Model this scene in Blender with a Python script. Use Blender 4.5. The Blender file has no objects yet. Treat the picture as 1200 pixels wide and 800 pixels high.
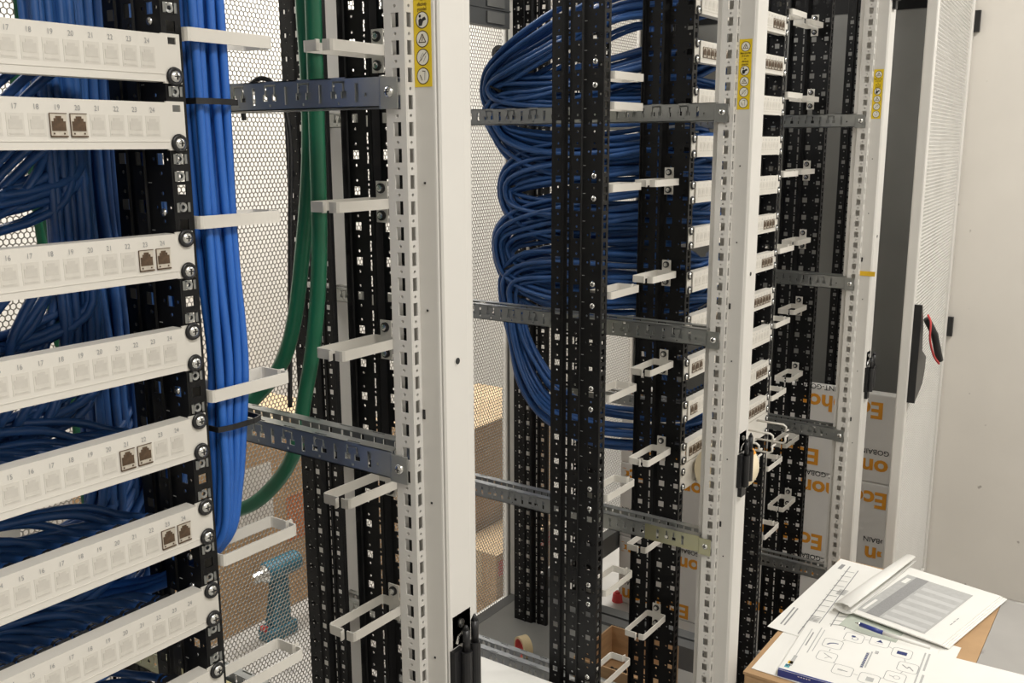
import bpy, math, random
import numpy as np
from mathutils import Vector, Matrix

scene = bpy.context.scene
COL = scene.collection
rng = random.Random(7)

# ------------------------------------------------------------------ camera
# world: X runs along the cabinet row, Y into the cabinets, Z up, floor at 0
cam_d = bpy.data.cameras.new("camera")
cam_d.sensor_width = 36.0
cam_d.lens = 1127.9 / 1200 * 36.0
cam_d.clip_start = 0.05
cam = bpy.data.objects.new("camera", cam_d)
COL.objects.link(cam)
right = Vector((0.57136985, -0.82068565, -0.00340004))
down = Vector((-0.16703875, -0.11223594, -0.9795413))
fwd = Vector((0.80351388, 0.5602483, -0.20121454))
cam.matrix_world = Matrix((
    (right.x, -down.x, -fwd.x, -0.71197),
    (right.y, -down.y, -fwd.y, -0.62927),
    (right.z, -down.z, -fwd.z, 1.65),
    (0, 0, 0, 1)))
scene.camera = cam

# ------------------------------------------------------------------ world, lights, exposure
world = bpy.data.worlds.new("world")
scene.world = world
world.use_nodes = True
world.node_tree.nodes["Background"].inputs[0].default_value = (1.0, 0.97, 0.92, 1)
world.node_tree.nodes["Background"].inputs[1].default_value = 0.12


def area(name, loc, sx, sy, power, col=(1.0, 0.972, 0.925)):
    l = bpy.data.lights.new(name, 'AREA')
    l.shape = 'RECTANGLE'
    l.size, l.size_y = sx, sy
    l.energy = power
    l.color = col
    o = bpy.data.objects.new(name, l)
    o.location = loc
    COL.objects.link(o)
    return o


area("ceiling_lamp_aisle_near", (-0.6, -1.35, 2.88), 1.2, 0.5, 42)
area("ceiling_lamp_aisle_far", (1.7, -1.15, 2.88), 1.2, 0.5, 42)
area("ceiling_lamp_rear_near", (0.3, 1.7, 2.88), 1.2, 0.5, 60)
area("ceiling_lamp_rear_far", (2.4, 1.7, 2.88), 1.2, 0.5, 60)
area("ceiling_lamp_end", (3.5, -0.2, 2.88), 0.5, 1.2, 30)

scene.view_settings.view_transform = 'Standard'
scene.view_settings.look = 'None'
scene.view_settings.gamma = 1.0
scene.view_settings.use_curve_mapping = False
scene.view_settings.exposure = -0.12


# ------------------------------------------------------------------ materials
def mat(name, col, rough=0.5, metal=0.0, var=0.06, scale=25.0, bump=0.0, spec=0.5,
        col2=None, stretch=(1, 1, 1), spots=None):
    m = bpy.data.materials.new(name)
    m.use_nodes = True
    nt = m.node_tree
    b = nt.nodes["Principled BSDF"]
    b.inputs["Roughness"].default_value = rough
    b.inputs["Metallic"].default_value = metal
    if "Specular IOR Level" in b.inputs:
        b.inputs["Specular IOR Level"].default_value = spec
    tc = nt.nodes.new("ShaderNodeTexCoord")
    mp = nt.nodes.new("ShaderNodeMapping")
    mp.inputs["Scale"].default_value = stretch
    nz = nt.nodes.new("ShaderNodeTexNoise")
    nz.inputs["Scale"].default_value = scale
    nz.inputs["Detail"].default_value = 4
    rp = nt.nodes.new("ShaderNodeValToRGB")
    rp.color_ramp.elements[0].position = 0.3
    rp.color_ramp.elements[1].position = 0.7
    c2 = col2 or tuple(min(1, c * (1 + var)) for c in col)
    c1 = col if col2 else tuple(c * (1 - var) for c in col)
    rp.color_ramp.elements[0].color = (*c1, 1)
    rp.color_ramp.elements[1].color = (*c2, 1)
    nt.links.new(tc.outputs["Object"], mp.inputs["Vector"])
    nt.links.new(mp.outputs["Vector"], nz.inputs["Vector"])
    nt.links.new(nz.outputs["Fac"], rp.inputs["Fac"])
    out = rp.outputs["Color"]
    if spots:
        sn = nt.nodes.new("ShaderNodeTexNoise")
        sn.inputs["Scale"].default_value = spots[0]
        sn.inputs["Detail"].default_value = 2
        sr = nt.nodes.new("ShaderNodeValToRGB")
        sr.color_ramp.elements[0].position = spots[1]
        sr.color_ramp.elements[0].color = (0, 0, 0, 1)
        sr.color_ramp.elements[1].position = spots[1] + 0.03
        sr.color_ramp.elements[1].color = (1, 1, 1, 1)
        mx = nt.nodes.new("ShaderNodeMixRGB")
        mx.inputs["Color2"].default_value = (*spots[2], 1)
        nt.links.new(tc.outputs["Object"], sn.inputs["Vector"])
        nt.links.new(sn.outputs["Fac"], sr.inputs["Fac"])
        nt.links.new(sr.outputs["Color"], mx.inputs["Fac"])
        nt.links.new(out, mx.inputs["Color1"])
        out = mx.outputs["Color"]
    nt.links.new(out, b.inputs["Base Color"])
    if bump:
        bp = nt.nodes.new("ShaderNodeBump")
        bp.inputs["Strength"].default_value = bump
        bp.inputs["Distance"].default_value = 0.002
        nt.links.new(nz.outputs["Fac"], bp.inputs["Height"])
        nt.links.new(bp.outputs["Normal"], b.inputs["Normal"])
    return m


M = dict(
    white=mat("white_powder_coat", (0.66, 0.64, 0.60), 0.42, var=0.03, scale=6),
    panel=mat("panel_off_white", (0.68, 0.65, 0.59), 0.38, var=0.02, scale=9),
    port=mat("port_cover_cream", (0.565, 0.535, 0.48), 0.6, var=0.05, scale=140),
    ring=mat("ring_off_white", (0.68, 0.65, 0.59), 0.4, var=0.03, scale=12),
    black=mat("black_powder_coat", (0.0055, 0.0055, 0.006), 0.48, var=0.2, scale=60, spec=0.28),
    blackp=mat("black_plastic", (0.012, 0.012, 0.013), 0.38, var=0.1, scale=40),
    galv=mat("zinc_steel", (0.34, 0.36, 0.40), 0.33, metal=0.9, scale=3.2, col2=(0.50, 0.50, 0.44)),
    galvy=mat("yellow_zinc_steel", (0.55, 0.50, 0.25), 0.35, metal=0.85, scale=9, col2=(0.42, 0.43, 0.33)),
    screw=mat("bright_screw", (0.72, 0.72, 0.70), 0.25, metal=1.0, var=0.05, scale=200),
    blue=mat("blue_cable_sheath", (0.022, 0.125, 0.47), 0.42, var=0.16, scale=30, stretch=(1, 1, 0.2)),
    blueb=mat("blue_boot", (0.02, 0.09, 0.30), 0.45, var=0.1),
    blue_shaded=mat("blue_cable_sheath_shaded", (0.030, 0.105, 0.315), 0.38, var=0.16, scale=30),  # same blue sheath, muted: shade inside the cabinets put into the colour
    green=mat("green_hose", (0.012, 0.15, 0.075), 0.38, var=0.12, scale=20, stretch=(1, 1, 0.1)),
    brownjack=mat("jack_bronze", (0.10, 0.062, 0.036), 0.4, metal=0.3, var=0.3, scale=300),
    jackmetal=mat("jack_frame_metal", (0.62, 0.57, 0.49), 0.35, metal=0.5, var=0.08, scale=200),
    ink=mat("black_print", (0.02, 0.02, 0.02), 0.7, var=0.05),
    greyink=mat("grey_print", (0.30, 0.30, 0.30), 0.7, var=0.1, scale=400),
    paleink=mat("pale_grey_print", (0.48, 0.48, 0.47), 0.7, var=0.06, scale=90),
    blueink=mat("navy_print", (0.025, 0.04, 0.16), 0.6, var=0.05),
    brownink=mat("dark_brown_print", (0.06, 0.03, 0.008), 0.6, var=0.05),
    yellow=mat("yellow_label", (0.78, 0.56, 0.015), 0.5, var=0.02),
    labelwhite=mat("label_white", (0.78, 0.75, 0.66), 0.5, var=0.02),
    yellowtape=mat("yellow_tape", (0.72, 0.44, 0.02), 0.45, var=0.06),
    orange=mat("orange_print", (0.72, 0.30, 0.02), 0.6, var=0.04),
    paper=mat("paper", (0.86, 0.85, 0.81), 0.6, var=0.015, scale=14),
    wrap=mat("carton_wrap", (0.74, 0.72, 0.69), 0.4, var=0.05, scale=5, bump=0.3),
    card=mat("cardboard", (0.46, 0.29, 0.15), 0.8, var=0.12, scale=14, stretch=(1, 1, 6), bump=0.1),
    cardl=mat("cardboard_pale", (0.55, 0.40, 0.24), 0.8, var=0.1, scale=12),
    redp=mat("red_print", (0.55, 0.05, 0.05), 0.6, var=0.05),
    greysteel=mat("grey_steel", (0.20, 0.20, 0.19), 0.5, var=0.08, scale=4),
    greybar=mat("dark_grey_steel", (0.13, 0.135, 0.135), 0.45, metal=0.2, var=0.08, scale=5),
    wall=mat("wall_paint", (0.70, 0.68, 0.64), 0.8, var=0.02, scale=3),
    ceil=mat("ceiling_tile", (0.80, 0.79, 0.76), 0.9, var=0.02, scale=30),
    floor=mat("floor_vinyl", (0.42, 0.41, 0.39), 0.45, var=0.08, scale=5, spots=(3.5, 0.66, (0.30, 0.29, 0.28))),
    doorw=mat("dusty_white_door", (0.70, 0.665, 0.61), 0.45, var=0.03, scale=5, spots=(24, 0.735, (0.38, 0.35, 0.31))),
    masking=mat("masking_tape", (0.62, 0.50, 0.30), 0.7, var=0.06),
    tapecore=mat("tape_core_print", (0.62, 0.06, 0.07), 0.5, var=0.1, scale=60, col2=(0.70, 0.16, 0.14)),
    teal=mat("teal_plastic", (0.01, 0.11, 0.17), 0.4, var=0.1),
    cream=mat("cream_roll", (0.80, 0.70, 0.50), 0.6, var=0.04),
    mesh=mat("perforated_steel", (0.40, 0.375, 0.33), 0.45, var=0.05, scale=8),
    greyflap=mat("grey_card_face", (0.36, 0.345, 0.325), 0.6, var=0.08, scale=6, spots=(20, 0.72, (0.25, 0.23, 0.21))),
    pen=mat("pen_navy", (0.03, 0.05, 0.25), 0.3, var=0.05),
    pale_green=mat("pale_green_paper", (0.50, 0.54, 0.47), 0.7, var=0.03),
)


# ------------------------------------------------------------------ mesh builder
class MB:
    def __init__(self):
        self.v, self.f, self.m = [], [], []

    def add(self, vs, fs, mi=0):
        o = len(self.v)
        self.v.extend([tuple(p) for p in vs])
        for f in fs:
            self.f.append(tuple(i + o for i in f))
            self.m.append(mi)
        return self

    def box(self, x0, y0, z0, x1, y1, z1, mi=0):
        vs = [(x0, y0, z0), (x1, y0, z0), (x1, y1, z0), (x0, y1, z0),
              (x0, y0, z1), (x1, y0, z1), (x1, y1, z1), (x0, y1, z1)]
        return self.add(vs, [(0, 3, 2, 1), (4, 5, 6, 7), (0, 1, 5, 4), (1, 2, 6, 5), (2, 3, 7, 6), (3, 0, 4, 7)], mi)

    def cyl(self, p, d, r, n=10, mi=0, r2=None, cap=True):
        """cylinder from point p along vector d"""
        p = Vector(p); d = Vector(d)
        r2 = r if r2 is None else r2
        a = d.normalized().orthogonal().normalized()
        b = d.normalized().cross(a)
        vs = []
        for q, rr in ((p, r), (p + d, r2)):
            for k in range(n):
                t = 2 * math.pi * k / n
                vs.append(q + (a * math.cos(t) + b * math.sin(t)) * rr)
        fs = [(k, (k + 1) % n, n + (k + 1) % n, n + k) for k in range(n)]
        if cap:
            fs += [tuple(range(n))[::-1], tuple(range(n, 2 * n))]
        return self.add(vs, fs, mi)

    def tube(self, pts, r, n=7, mi=0):
        pts = [Vector(p) for p in pts]
        t = (pts[1] - pts[0]).normalized()
        a = t.orthogonal().normalized()
        vs = []
        N = len(pts)
        for i, p in enumerate(pts):
            t2 = (pts[min(i + 1, N - 1)] - pts[max(i - 1, 0)])
            if t2.length < 1e-9:
                t2 = t
            t2.normalize()
            a = (a - t2 * a.dot(t2))
            a = a.normalized() if a.length > 1e-6 else t2.orthogonal().normalized()
            b = t2.cross(a)
            for k in range(n):
                an = 2 * math.pi * k / n
                vs.append(p + (a * math.cos(an) + b * math.sin(an)) * r)
            t = t2
        fs = []
        for i in range(N - 1):
            for k in range(n):
                fs.append((i * n + k, i * n + (k + 1) % n, (i + 1) * n + (k + 1) % n, (i + 1) * n + k))
        fs += [tuple(range(n))[::-1], tuple(range((N - 1) * n, N * n))]
        return self.add(vs, fs, mi)

    def strip(self, path, z0, z1, t, mi=0, closed=False):
        """vertical flat band following an XY path, thickness t"""
        P = [Vector((p[0], p[1])) for p in path]
        n = len(P)
        off = []
        for i in range(n):
            if closed:
                d1 = (P[i] - P[i - 1]).normalized(); d2 = (P[(i + 1) % n] - P[i]).normalized()
            else:
                d1 = (P[i] - P[max(i - 1, 0)]); d2 = (P[min(i + 1, n - 1)] - P[i])
                d1 = d1.normalized() if d1.length > 0 else d2.normalized()
                d2 = d2.normalized() if d2.length > 0 else d1
            n1 = Vector((-d1.y, d1.x)); n2 = Vector((-d2.y, d2.x))
            m_ = (n1 + n2)
            m_ = m_.normalized() if m_.length > 1e-6 else n1
            off.append(m_ * (t / 2 / max(0.4, m_.dot(n1))))
        vs = []
        for i in range(n):
            for s in (1, -1):
                q = P[i] + off[i] * s
                vs += [(q.x, q.y, z0), (q.x, q.y, z1)]
        fs = []
        rngi = range(n) if closed else range(n - 1)
        for i in rngi:
            a = 4 * i; b = 4 * ((i + 1) % n)
            fs += [(a, b, b + 1, a + 1), (a + 2, a + 3, b + 3, b + 2), (a + 1, b + 1, b + 3, a + 3), (a, a + 2, b + 2, b)]
        if not closed:
            e = 4 * (n - 1)
            fs += [(0, 1, 3, 2), (e, e + 2, e + 3, e + 1)]
        return self.add(vs, fs, mi)

    def plate(self, O, U, V, t, cols, v0, v1, mi=0):
        """punched sheet: cols = [(u0,u1,[(va,vb,shape)])], shape ('r',hu,hv) or ('o',r)"""
        O, U, V = Vector(O), Vector(U), Vector(V)
        N = U.cross(V)

        def P(u, v, w):
            return O + U * u + V * v + N * w

        def quad(u0, u1, a, b):
            self.add([P(u0, a, 0), P(u1, a, 0), P(u1, b, 0), P(u0, b, 0),
                      P(u0, a, -t), P(u1, a, -t), P(u1, b, -t), P(u0, b, -t)],
                     [(0, 1, 2, 3), (7, 6, 5, 4)], mi)
        for (u0, u1, cells) in cols:
            c = v0
            for (a, b, sh) in cells:
                if a > c + 1e-7:
                    quad(u0, u1, c, a)
                c = b
                uc, vc = (u0 + u1) / 2, (a + b) / 2
                if sh[0] == 'r':
                    inn = [(uc - sh[1], vc - sh[2]), (uc + sh[1], vc - sh[2]), (uc + sh[1], vc + sh[2]), (uc - sh[1], vc + sh[2])]
                    out = [(u0, a), (u1, a), (u1, b), (u0, b)]
                    vs = [P(*q, 0) for q in out + inn] + [P(*q, -t) for q in out + inn]
                    fs = []
                    for k in range(4):
                        k2 = (k + 1) % 4
                        fs += [(k, k2, 4 + k2, 4 + k), (8 + k2, 8 + k, 12 + k, 12 + k2), (4 + k, 4 + k2, 12 + k2, 12 + k)]
                    self.add(vs, fs, mi)
                else:
                    r = sh[1]
                    inn = [(uc + r * math.cos(math.radians(-112.5 + 45 * k)), vc + r * math.sin(math.radians(-112.5 + 45 * k))) for k in range(8)]
                    out = [(u0, a), (u1, a), (u1, b), (u0, b)]
                    vs = [P(*q, 0) for q in out + inn] + [P(*q, -t) for q in out + inn]
                    fs = []
                    for k in range(4):
                        a1, a2 = 4 + 2 * k, 4 + 2 * k + 1
                        k2 = (k + 1) % 4
                        n1 = 4 + (2 * k + 2) % 8
                        fs += [(k, k2, a2, a1), (k2, n1, a2)]
                        fs += [(12 + k2, 12 + k, 12 + a1, 12 + a2), (12 + n1, 12 + k2, 12 + a2)]
                    for k in range(8):
                        k2 = (k + 1) % 8
                        fs.append((4 + k, 4 + k2, 16 + k2, 16 + k))
                    self.add(vs, fs, mi)
            if c < v1 - 1e-7:
                quad(u0, u1, c, v1)
        ua, ub = cols[0][0], cols[-1][1]
        for (p, q) in (((ua, v0), (ub, v0)), ((ub, v0), (ub, v1)), ((ub, v1), (ua, v1)), ((ua, v1), (ua, v0))):
            self.add([P(*p, 0), P(*q, 0), P(*q, -t), P(*p, -t)], [(3, 2, 1, 0)], mi)
        return self

    def gridplate(self, O, U, V, t, u0, u1, v0, v1, rects, mi=0):
        """sheet with arbitrary rectangular cut-outs"""
        O, U, V = Vector(O), Vector(U), Vector(V)
        N = U.cross(V)
        us = sorted(set([u0, u1] + [round(x, 6) for r in rects for x in (r[0], r[1]) if u0 < x < u1]))
        vs_ = sorted(set([v0, v1] + [round(x, 6) for r in rects for x in (r[2], r[3]) if v0 < x < v1]))
        nu, nv = len(us) - 1, len(vs_) - 1
        solid = [[True] * nv for _ in range(nu)]
        for i in range(nu):
            uc = (us[i] + us[i + 1]) / 2
            near = [r for r in rects if r[0] < uc < r[1]]
            for j in range(nv):
                vc = (vs_[j] + vs_[j + 1]) / 2
                if any(r[2] < vc < r[3] for r in near):
                    solid[i][j] = False
        base = len(self.v)
        for w in (0, -t):
            for u in us:
                for v in vs_:
                    self.v.append(tuple(O + U * u + V * v + N * w))
        K = (nu + 1) * (nv + 1)
        ix = lambda i, j, k: base + k * K + i * (nv + 1) + j
        S = lambda i, j: 0 <= i < nu and 0 <= j < nv and solid[i][j]
        for i in range(nu):
            for j in range(nv):
                if not solid[i][j]:
                    continue
                fs = [(ix(i, j, 0), ix(i + 1, j, 0), ix(i + 1, j + 1, 0), ix(i, j + 1, 0)),
                      (ix(i, j + 1, 1), ix(i + 1, j + 1, 1), ix(i + 1, j, 1), ix(i, j, 1))]
                if not S(i, j - 1): fs.append((ix(i, j, 0), ix(i, j, 1), ix(i + 1, j, 1), ix(i + 1, j, 0)))
                if not S(i, j + 1): fs.append((ix(i, j + 1, 1), ix(i, j + 1, 0), ix(i + 1, j + 1, 0), ix(i + 1, j + 1, 1)))
                if not S(i - 1, j): fs.append((ix(i, j, 1), ix(i, j, 0), ix(i, j + 1, 0), ix(i, j + 1, 1)))
                if not S(i + 1, j): fs.append((ix(i + 1, j, 0), ix(i + 1, j, 1), ix(i + 1, j + 1, 1), ix(i + 1, j + 1, 0)))
                self.f += fs
                self.m += [mi] * len(fs)
        return self

    def mesh(self, name, mats, smooth=False):
        me = bpy.data.meshes.new(name)
        me.from_pydata(self.v, [], self.f)
        for k in mats:
            me.materials.append(M[k])
        if len(mats) > 1:
            me.polygons.foreach_set("material_index", self.m)
        if smooth:
            me.polygons.foreach_set("use_smooth", [True] * len(self.f))
        me.update()
        return me

    def build(self, name, mats, parent=None, loc=(0, 0, 0), smooth=False):
        if isinstance(mats, str):
            mats = [mats]
        return put(name, self.mesh(name, mats, smooth), parent, loc)


def put(name, me, parent=None, loc=(0, 0, 0), rot=None, scale=None):
    o = bpy.data.objects.new(name, me)
    o.location = loc
    if rot: o.rotation_euler = rot
    if scale: o.scale = scale
    COL.objects.link(o)
    if parent: o.parent = parent
    return o


def tag(o, label, cat, group=None):
    o["label"] = label
    o["category"] = cat
    if group: o["group"] = group
    return o


def thing(name, label, cat, loc=(0, 0, 0), rz=0.0, group=None):
    o = put(name, None, None, loc, (0, 0, rz))
    o.empty_display_size = 0.05
    return tag(o, label, cat, group)


def struct(o):
    o["kind"] = "structure"
    return o


def bevel(o, w=0.002, seg=2):
    m = o.modifiers.new("bevel", 'BEVEL')
    m.width = w; m.segments = seg; m.limit_method = 'ANGLE'
    return o


_tc = {}


def text_geo(s, bold=0.0):
    k = (s, bold)
    if k not in _tc:
        c = bpy.data.curves.new("t", 'FONT')
        c.body = s
        c.size = 1.0
        c.align_x = 'CENTER'; c.align_y = 'CENTER'
        c.resolution_u = 3
        c.offset = bold
        o = bpy.data.objects.new("t", c)
        COL.objects.link(o)
        dg = bpy.context.evaluated_depsgraph_get()
        me = bpy.data.meshes.new_from_object(o.evaluated_get(dg))
        _tc[k] = ([tuple(v.co) for v in me.vertices], [tuple(p.vertices) for p in me.polygons])
        bpy.data.objects.remove(o); bpy.data.curves.remove(c); bpy.data.meshes.remove(me)
    return _tc[k]


def text(mb, s, O, U, V, size, mi=0, bold=0.0, sx=1.0):
    vs, fs = text_geo(s, bold)
    O, U, V = Vector(O), Vector(U), Vector(V)
    mb.add([O + U * (v[0] * size * sx) + V * (v[1] * size) for v in vs], fs, mi)


# font meshes first, while the scene is still small
for s_ in [str(i) for i in range(1, 25)]:
    text_geo(s_, 0.0)
for s_, b_ in (("Ecophon", 0.03), ("SAINT-GOBAIN", 0.008)):
    text_geo(s_, b_)


def catmull(pts, per=5):
    P = [Vector(p) for p in pts]
    P = [P[0] * 2 - P[1]] + P + [P[-1] * 2 - P[-2]]
    out = []
    for i in range(1, len(P) - 2):
        a, b, c, d = P[i - 1], P[i], P[i + 1], P[i + 2]
        for k in range(per):
            t = k / per
            out.append(0.5 * ((2 * b) + (c - a) * t + (2 * a - 5 * b + 4 * c - d) * t * t + (3 * b - a - 3 * c + d) * t ** 3))
    out.append(P[-2])
    return out


# ------------------------------------------------------------------ room shell
def shell(name, b, m):
    return struct(MB().box(*b).build(name, m))


shell("floor", (-3.2, -2.6, -0.05, 4.6, 3.2, 0.0), 'floor')
shell("ceiling", (-3.2, -2.6, 2.95, 4.6, 3.2, 3.0), 'ceil')
shell("wall_back", (-3.2, 2.35, 0, 4.6, 2.4, 2.95), 'wall')
shell("wall_front", (-3.2, -2.6, 0, 4.6, -2.55, 2.95), 'wall')
shell("wall_left", (-3.2, -2.55, 0, -3.15, 2.35, 2.95), 'wall')
shell("wall_right", (4.2, -2.55, 0, 4.25, 2.35, 2.95), 'wall')

# ------------------------------------------------------------------ cabinet parts (shared meshes, cabinet-local coordinates)
U = 0.04445
ZB, ZT = 0.20, 2.20          # bottom and top of the cabinet frame
RZ0, RZ1 = 0.215, 2.19        # mounting rails
HOLE0 = 0.014                # phase of the 25 mm hole raster


def zcells(a, b, pitch, phase, shapes):
    """repeat [(dz0,dz1,shape)] every pitch"""
    out = []
    k = math.ceil((a - phase) / pitch)
    while True:
        c = phase + k * pitch
        if c + pitch / 2 > b:
            break
        if c - pitch / 2 >= a:
            for (d0, d1, s) in shapes:
                out.append((c + d0, c + d1, s))
        k += 1
    return out


def make_post_right():
    mb = MB()
    sq = [(-0.0075, 0.0075, ('r', 0.0048, 0.0066)), (0.0098, 0.0152, ('o', 0.0017))]
    cells = zcells(ZB + 0.05, ZT - 0.05, 0.025, HOLE0, sq)
    # punched inner flange (faces -X)
    mb.plate((0.380, 0.0, 0), (0, -1, 0), (0, 0, 1), 0.0016,
             [(-0.0135, -0.006, []), (-0.006, 0.006, cells), (0.006, 0.0115, [])], ZB, ZT)
    # narrow step facing the aisle, with the same raster
    st = [(-0.0078, 0.0078, ('r', 0.0032, 0.0066)), (0.0098, 0.0152, ('o', 0.0017))]
    mb.plate((0.380, -0.0115, 0), (1, 0, 0), (0, 0, 1), 0.0016,
             [(0.0018, 0.003, []), (0.003, 0.011, zcells(ZB + 0.05, ZT - 0.05, 0.025, HOLE0, st)), (0.011, 0.014, [])], ZB, ZT)
    # plain flank, rounded front lip and closing back
    mb.strip([(0.3945, -0.0112), (0.3945, -0.0335), (0.3948, -0.0350), (0.3958, -0.0358)], ZB, ZT, 0.0016)
    mb.strip([(0.3808, 0.0135), (0.383, 0.0150), (0.3965, 0.0150), (0.3965, 0.0280)], ZB, ZT, 0.0016)
    # small marks on the flank
    for z in (1.487, 1.285, 1.612, 1.11, 0.93):
        mb.box(0.3928, -0.0225, z, 0.3938, -0.0205, z + 0.002, 1)
    for z in (1.375, 0.985):
        mb.box(0.3928, -0.0155, z, 0.3938, -0.0125, z + 0.010, 1)
    return mb.mesh("front_post", ['white', 'ink'])


def make_post_left():
    mb = MB()
    prof = [(-0.4005, 0.010), (-0.4005, -0.0355), (-0.3992, -0.0370), (-0.3640, -0.0370), (-0.3625, -0.0360),
            (-0.3540, -0.0360), (-0.3500, -0.0340), (-0.3480, -0.0300), (-0.3480, -0.0120), (-0.3620, -0.0115)]
    mb.strip(prof, ZB, ZT, 0.0016)
    sq = [(-0.0075, 0.0075, ('r', 0.0048, 0.0066)), (0.0098, 0.0152, ('o', 0.0017))]
    mb.plate((-0.380, 0.0, 0), (0, 1, 0), (0, 0, 1), 0.0016,
             [(-0.0115, -0.006, []), (-0.006, 0.006, zcells(ZB + 0.05, ZT - 0.05, 0.025, HOLE0, sq)), (0.006, 0.0135, [])], ZB, ZT)
    mb.strip([(-0.3620, -0.0115), (-0.3800, -0.0115)], ZB, ZT, 0.0016)
    mb.cyl((-0.381, -0.0376, 1.434), (0, -0.0010, 0), 0.0034, 14, 1)
    mb.cyl((-0.381, -0.0374, 1.434), (0, -0.0008, 0), 0.0048, 14, 0)
    return mb.mesh("front_post", ['white', 'ink'])


def make_rear_post(s):
    mb = MB()
    mb.strip([(s * 0.352, 0.972), (s * 0.352, 0.935), (s * 0.396, 0.935), (s * 0.396, 0.972), (s * 0.36, 0.972)], ZB, ZT, 0.002)
    return mb.mesh("rear_post", ['white'])


def make_rail():
    """19-inch rail of the right-hand side; x measured from the cabinet centre"""
    mb = MB()
    sq = ('r', 0.0052, 0.0052)
    k = [(-0.0165, -0.0095, ('o', 0.0020)), (-0.0085, 0.0085, ('r', 0.0052, 0.0052)), (0.0095, 0.0165, ('o', 0.0020))]
    kb = [(-0.0165, -0.0095, ('o', 0.0022)), (-0.0085, 0.0085, ('r', 0.0062, 0.0062)), (0.0095, 0.0165, ('o', 0.0022))]
    ph = PH
    side = [(-0.004, 0.004, ('o', 0.0019))]
    # front web (normal -X): u runs toward the front (-Y)
    mb.plate((0.2265, 0.199, 0), (0, -1, 0), (0, 0, 1), 0.0015,
             [(0, 0.003, []), (0.003, 0.018, zcells(RZ0, RZ1, U, ph, kb)), (0.018, 0.029, []),
              (0.029, 0.0345, zcells(RZ0, RZ1, U, ph, side)),
              (0.0345, 0.0495, zcells(RZ0, RZ1, U, ph, k)),
              (0.0495, 0.055, zcells(RZ0, RZ1, U, ph, side)), (0.055, 0.058, [])], RZ0, RZ1)
    sl = [(-0.0115, 0.0035, ('r', 0.0018, 0.0068)), (0.005, 0.011, ('o', 0.0018)), (0.0125, 0.0275, ('r', 0.0018, 0.0068))]
    # rear web, jogged outwards
    mb.plate((0.2365, 0.243, 0), (0, -1, 0), (0, 0, 1), 0.0015,
             [(0, 0.004, []), (0.004, 0.020, zcells(RZ0, RZ1, U, ph, k)), (0.020, 0.0285, []),
              (0.0285, 0.0355, zcells(RZ0, RZ1, U, ph, sl)), (0.0355, 0.0395, [])], RZ0, RZ1)
    mb.strip([(0.2272, 0.199), (0.2300, 0.2005), (0.2365, 0.2035)], RZ0, RZ1, 0.0016)
    mb.strip([(0.2350, 0.2205), (0.2335, 0.2195), (0.2350, 0.2185)], RZ0, RZ1, 0.0012)   # bead
    mb.strip([(0.2252, 0.1795), (0.2240, 0.1785), (0.2252, 0.1775)], RZ0, RZ1, 0.0012)   # bead
    mb.strip([(0.2372, 0.243), (0.2400, 0.2445), (0.2480, 0.2445)], RZ0, RZ1, 0.0016)
    # front flange with three square holes per unit
    fl = []
    for j, dz in enumerate((-0.01588, 0.0, 0.01588)):
        fl.append((dz - 0.0062, dz + 0.0062, ('r', 0.0047, 0.0048)))
    mb.plate((0.2265, 0.141, 0), (1, 0, 0), (0, 0, 1), 0.0015,
             [(0.0017, 0.0035, []), (0.0035, 0.0165, zcells(RZ0, RZ1, U, ph, fl)), (0.0165, 0.0210, [])], RZ0, RZ1)
    # printed unit ticks on the web
    for i in range(60):
        z = ph + i * U + U / 2
        if RZ0 < z < RZ1:
            mb.box(0.2260, 0.172, z, 0.2264, 0.1765, z + 0.0007, 1)
    return mb.mesh("mounting_rail", ['black', 'paleink'])


# unit raster: the patch panels of the near cabinet sit on it
PH = (1.5705 - U / 2) % U


def make_depth_rail(y1=0.945):
    """punched zinc side rail, right-hand side, z from 0 to 0.030"""
    mb = MB()
    rects = []
    y = 0.05
    while y < y1 - 0.03:
        rects.append((y - 0.0024, y + 0.0024, 0.0055, 0.0235))
        a, b = y + 0.0175, y + 0.0315
        for c in (a, b):
            rects.append((c - 0.0040, c + 0.0040, 0.0095, 0.0165))
            rects.append((c - 0.0015, c + 0.0015, 0.0165, 0.0255))
        rects.append((a - 0.0015, b + 0.0015, 0.0240, 0.0262))
        rects.append((y + 0.0230, y + 0.0260, 0.0035, 0.0062))
        y += 0.05
    rects.append((0.0365, 0.0395, 0.0105, 0.0140))
    # web (normal -X): u toward -Y
    rr = [(-r[1], -r[0], r[2], r[3]) for r in rects]
    mb.gridplate((0.3780, 0, 0), (0, -1, 0), (0, 0, 1), 0.0015, -y1, -0.018, 0.0, 0.0295, rr)
    # lips
    lip = [(r[0] - 0.001, r[1] + 0.001, 0.0, 0.004) for r in rects if abs((r[2]) - 0.0240) < 1e-6]
    mb.gridplate((0.3780, 0, 0.0295), (0, 1, 0), (-1, 0, 0), 0.0012, 0.020, y1, -0.014, 0.0,
                 [(r[0], r[1], -0.004, 0.0) for r in lip])
    mb.box(0.3780, 0.020, 0.0, 0.3900, y1, 0.0012)
    # fixing tab over the post
    mb.strip([(0.3772, 0.0190), (0.3768, 0.0170), (0.3768, -0.0040)], -0.002, 0.0275, 0.0018)
    return mb.mesh("side_rail", ['galv']), None


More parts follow.
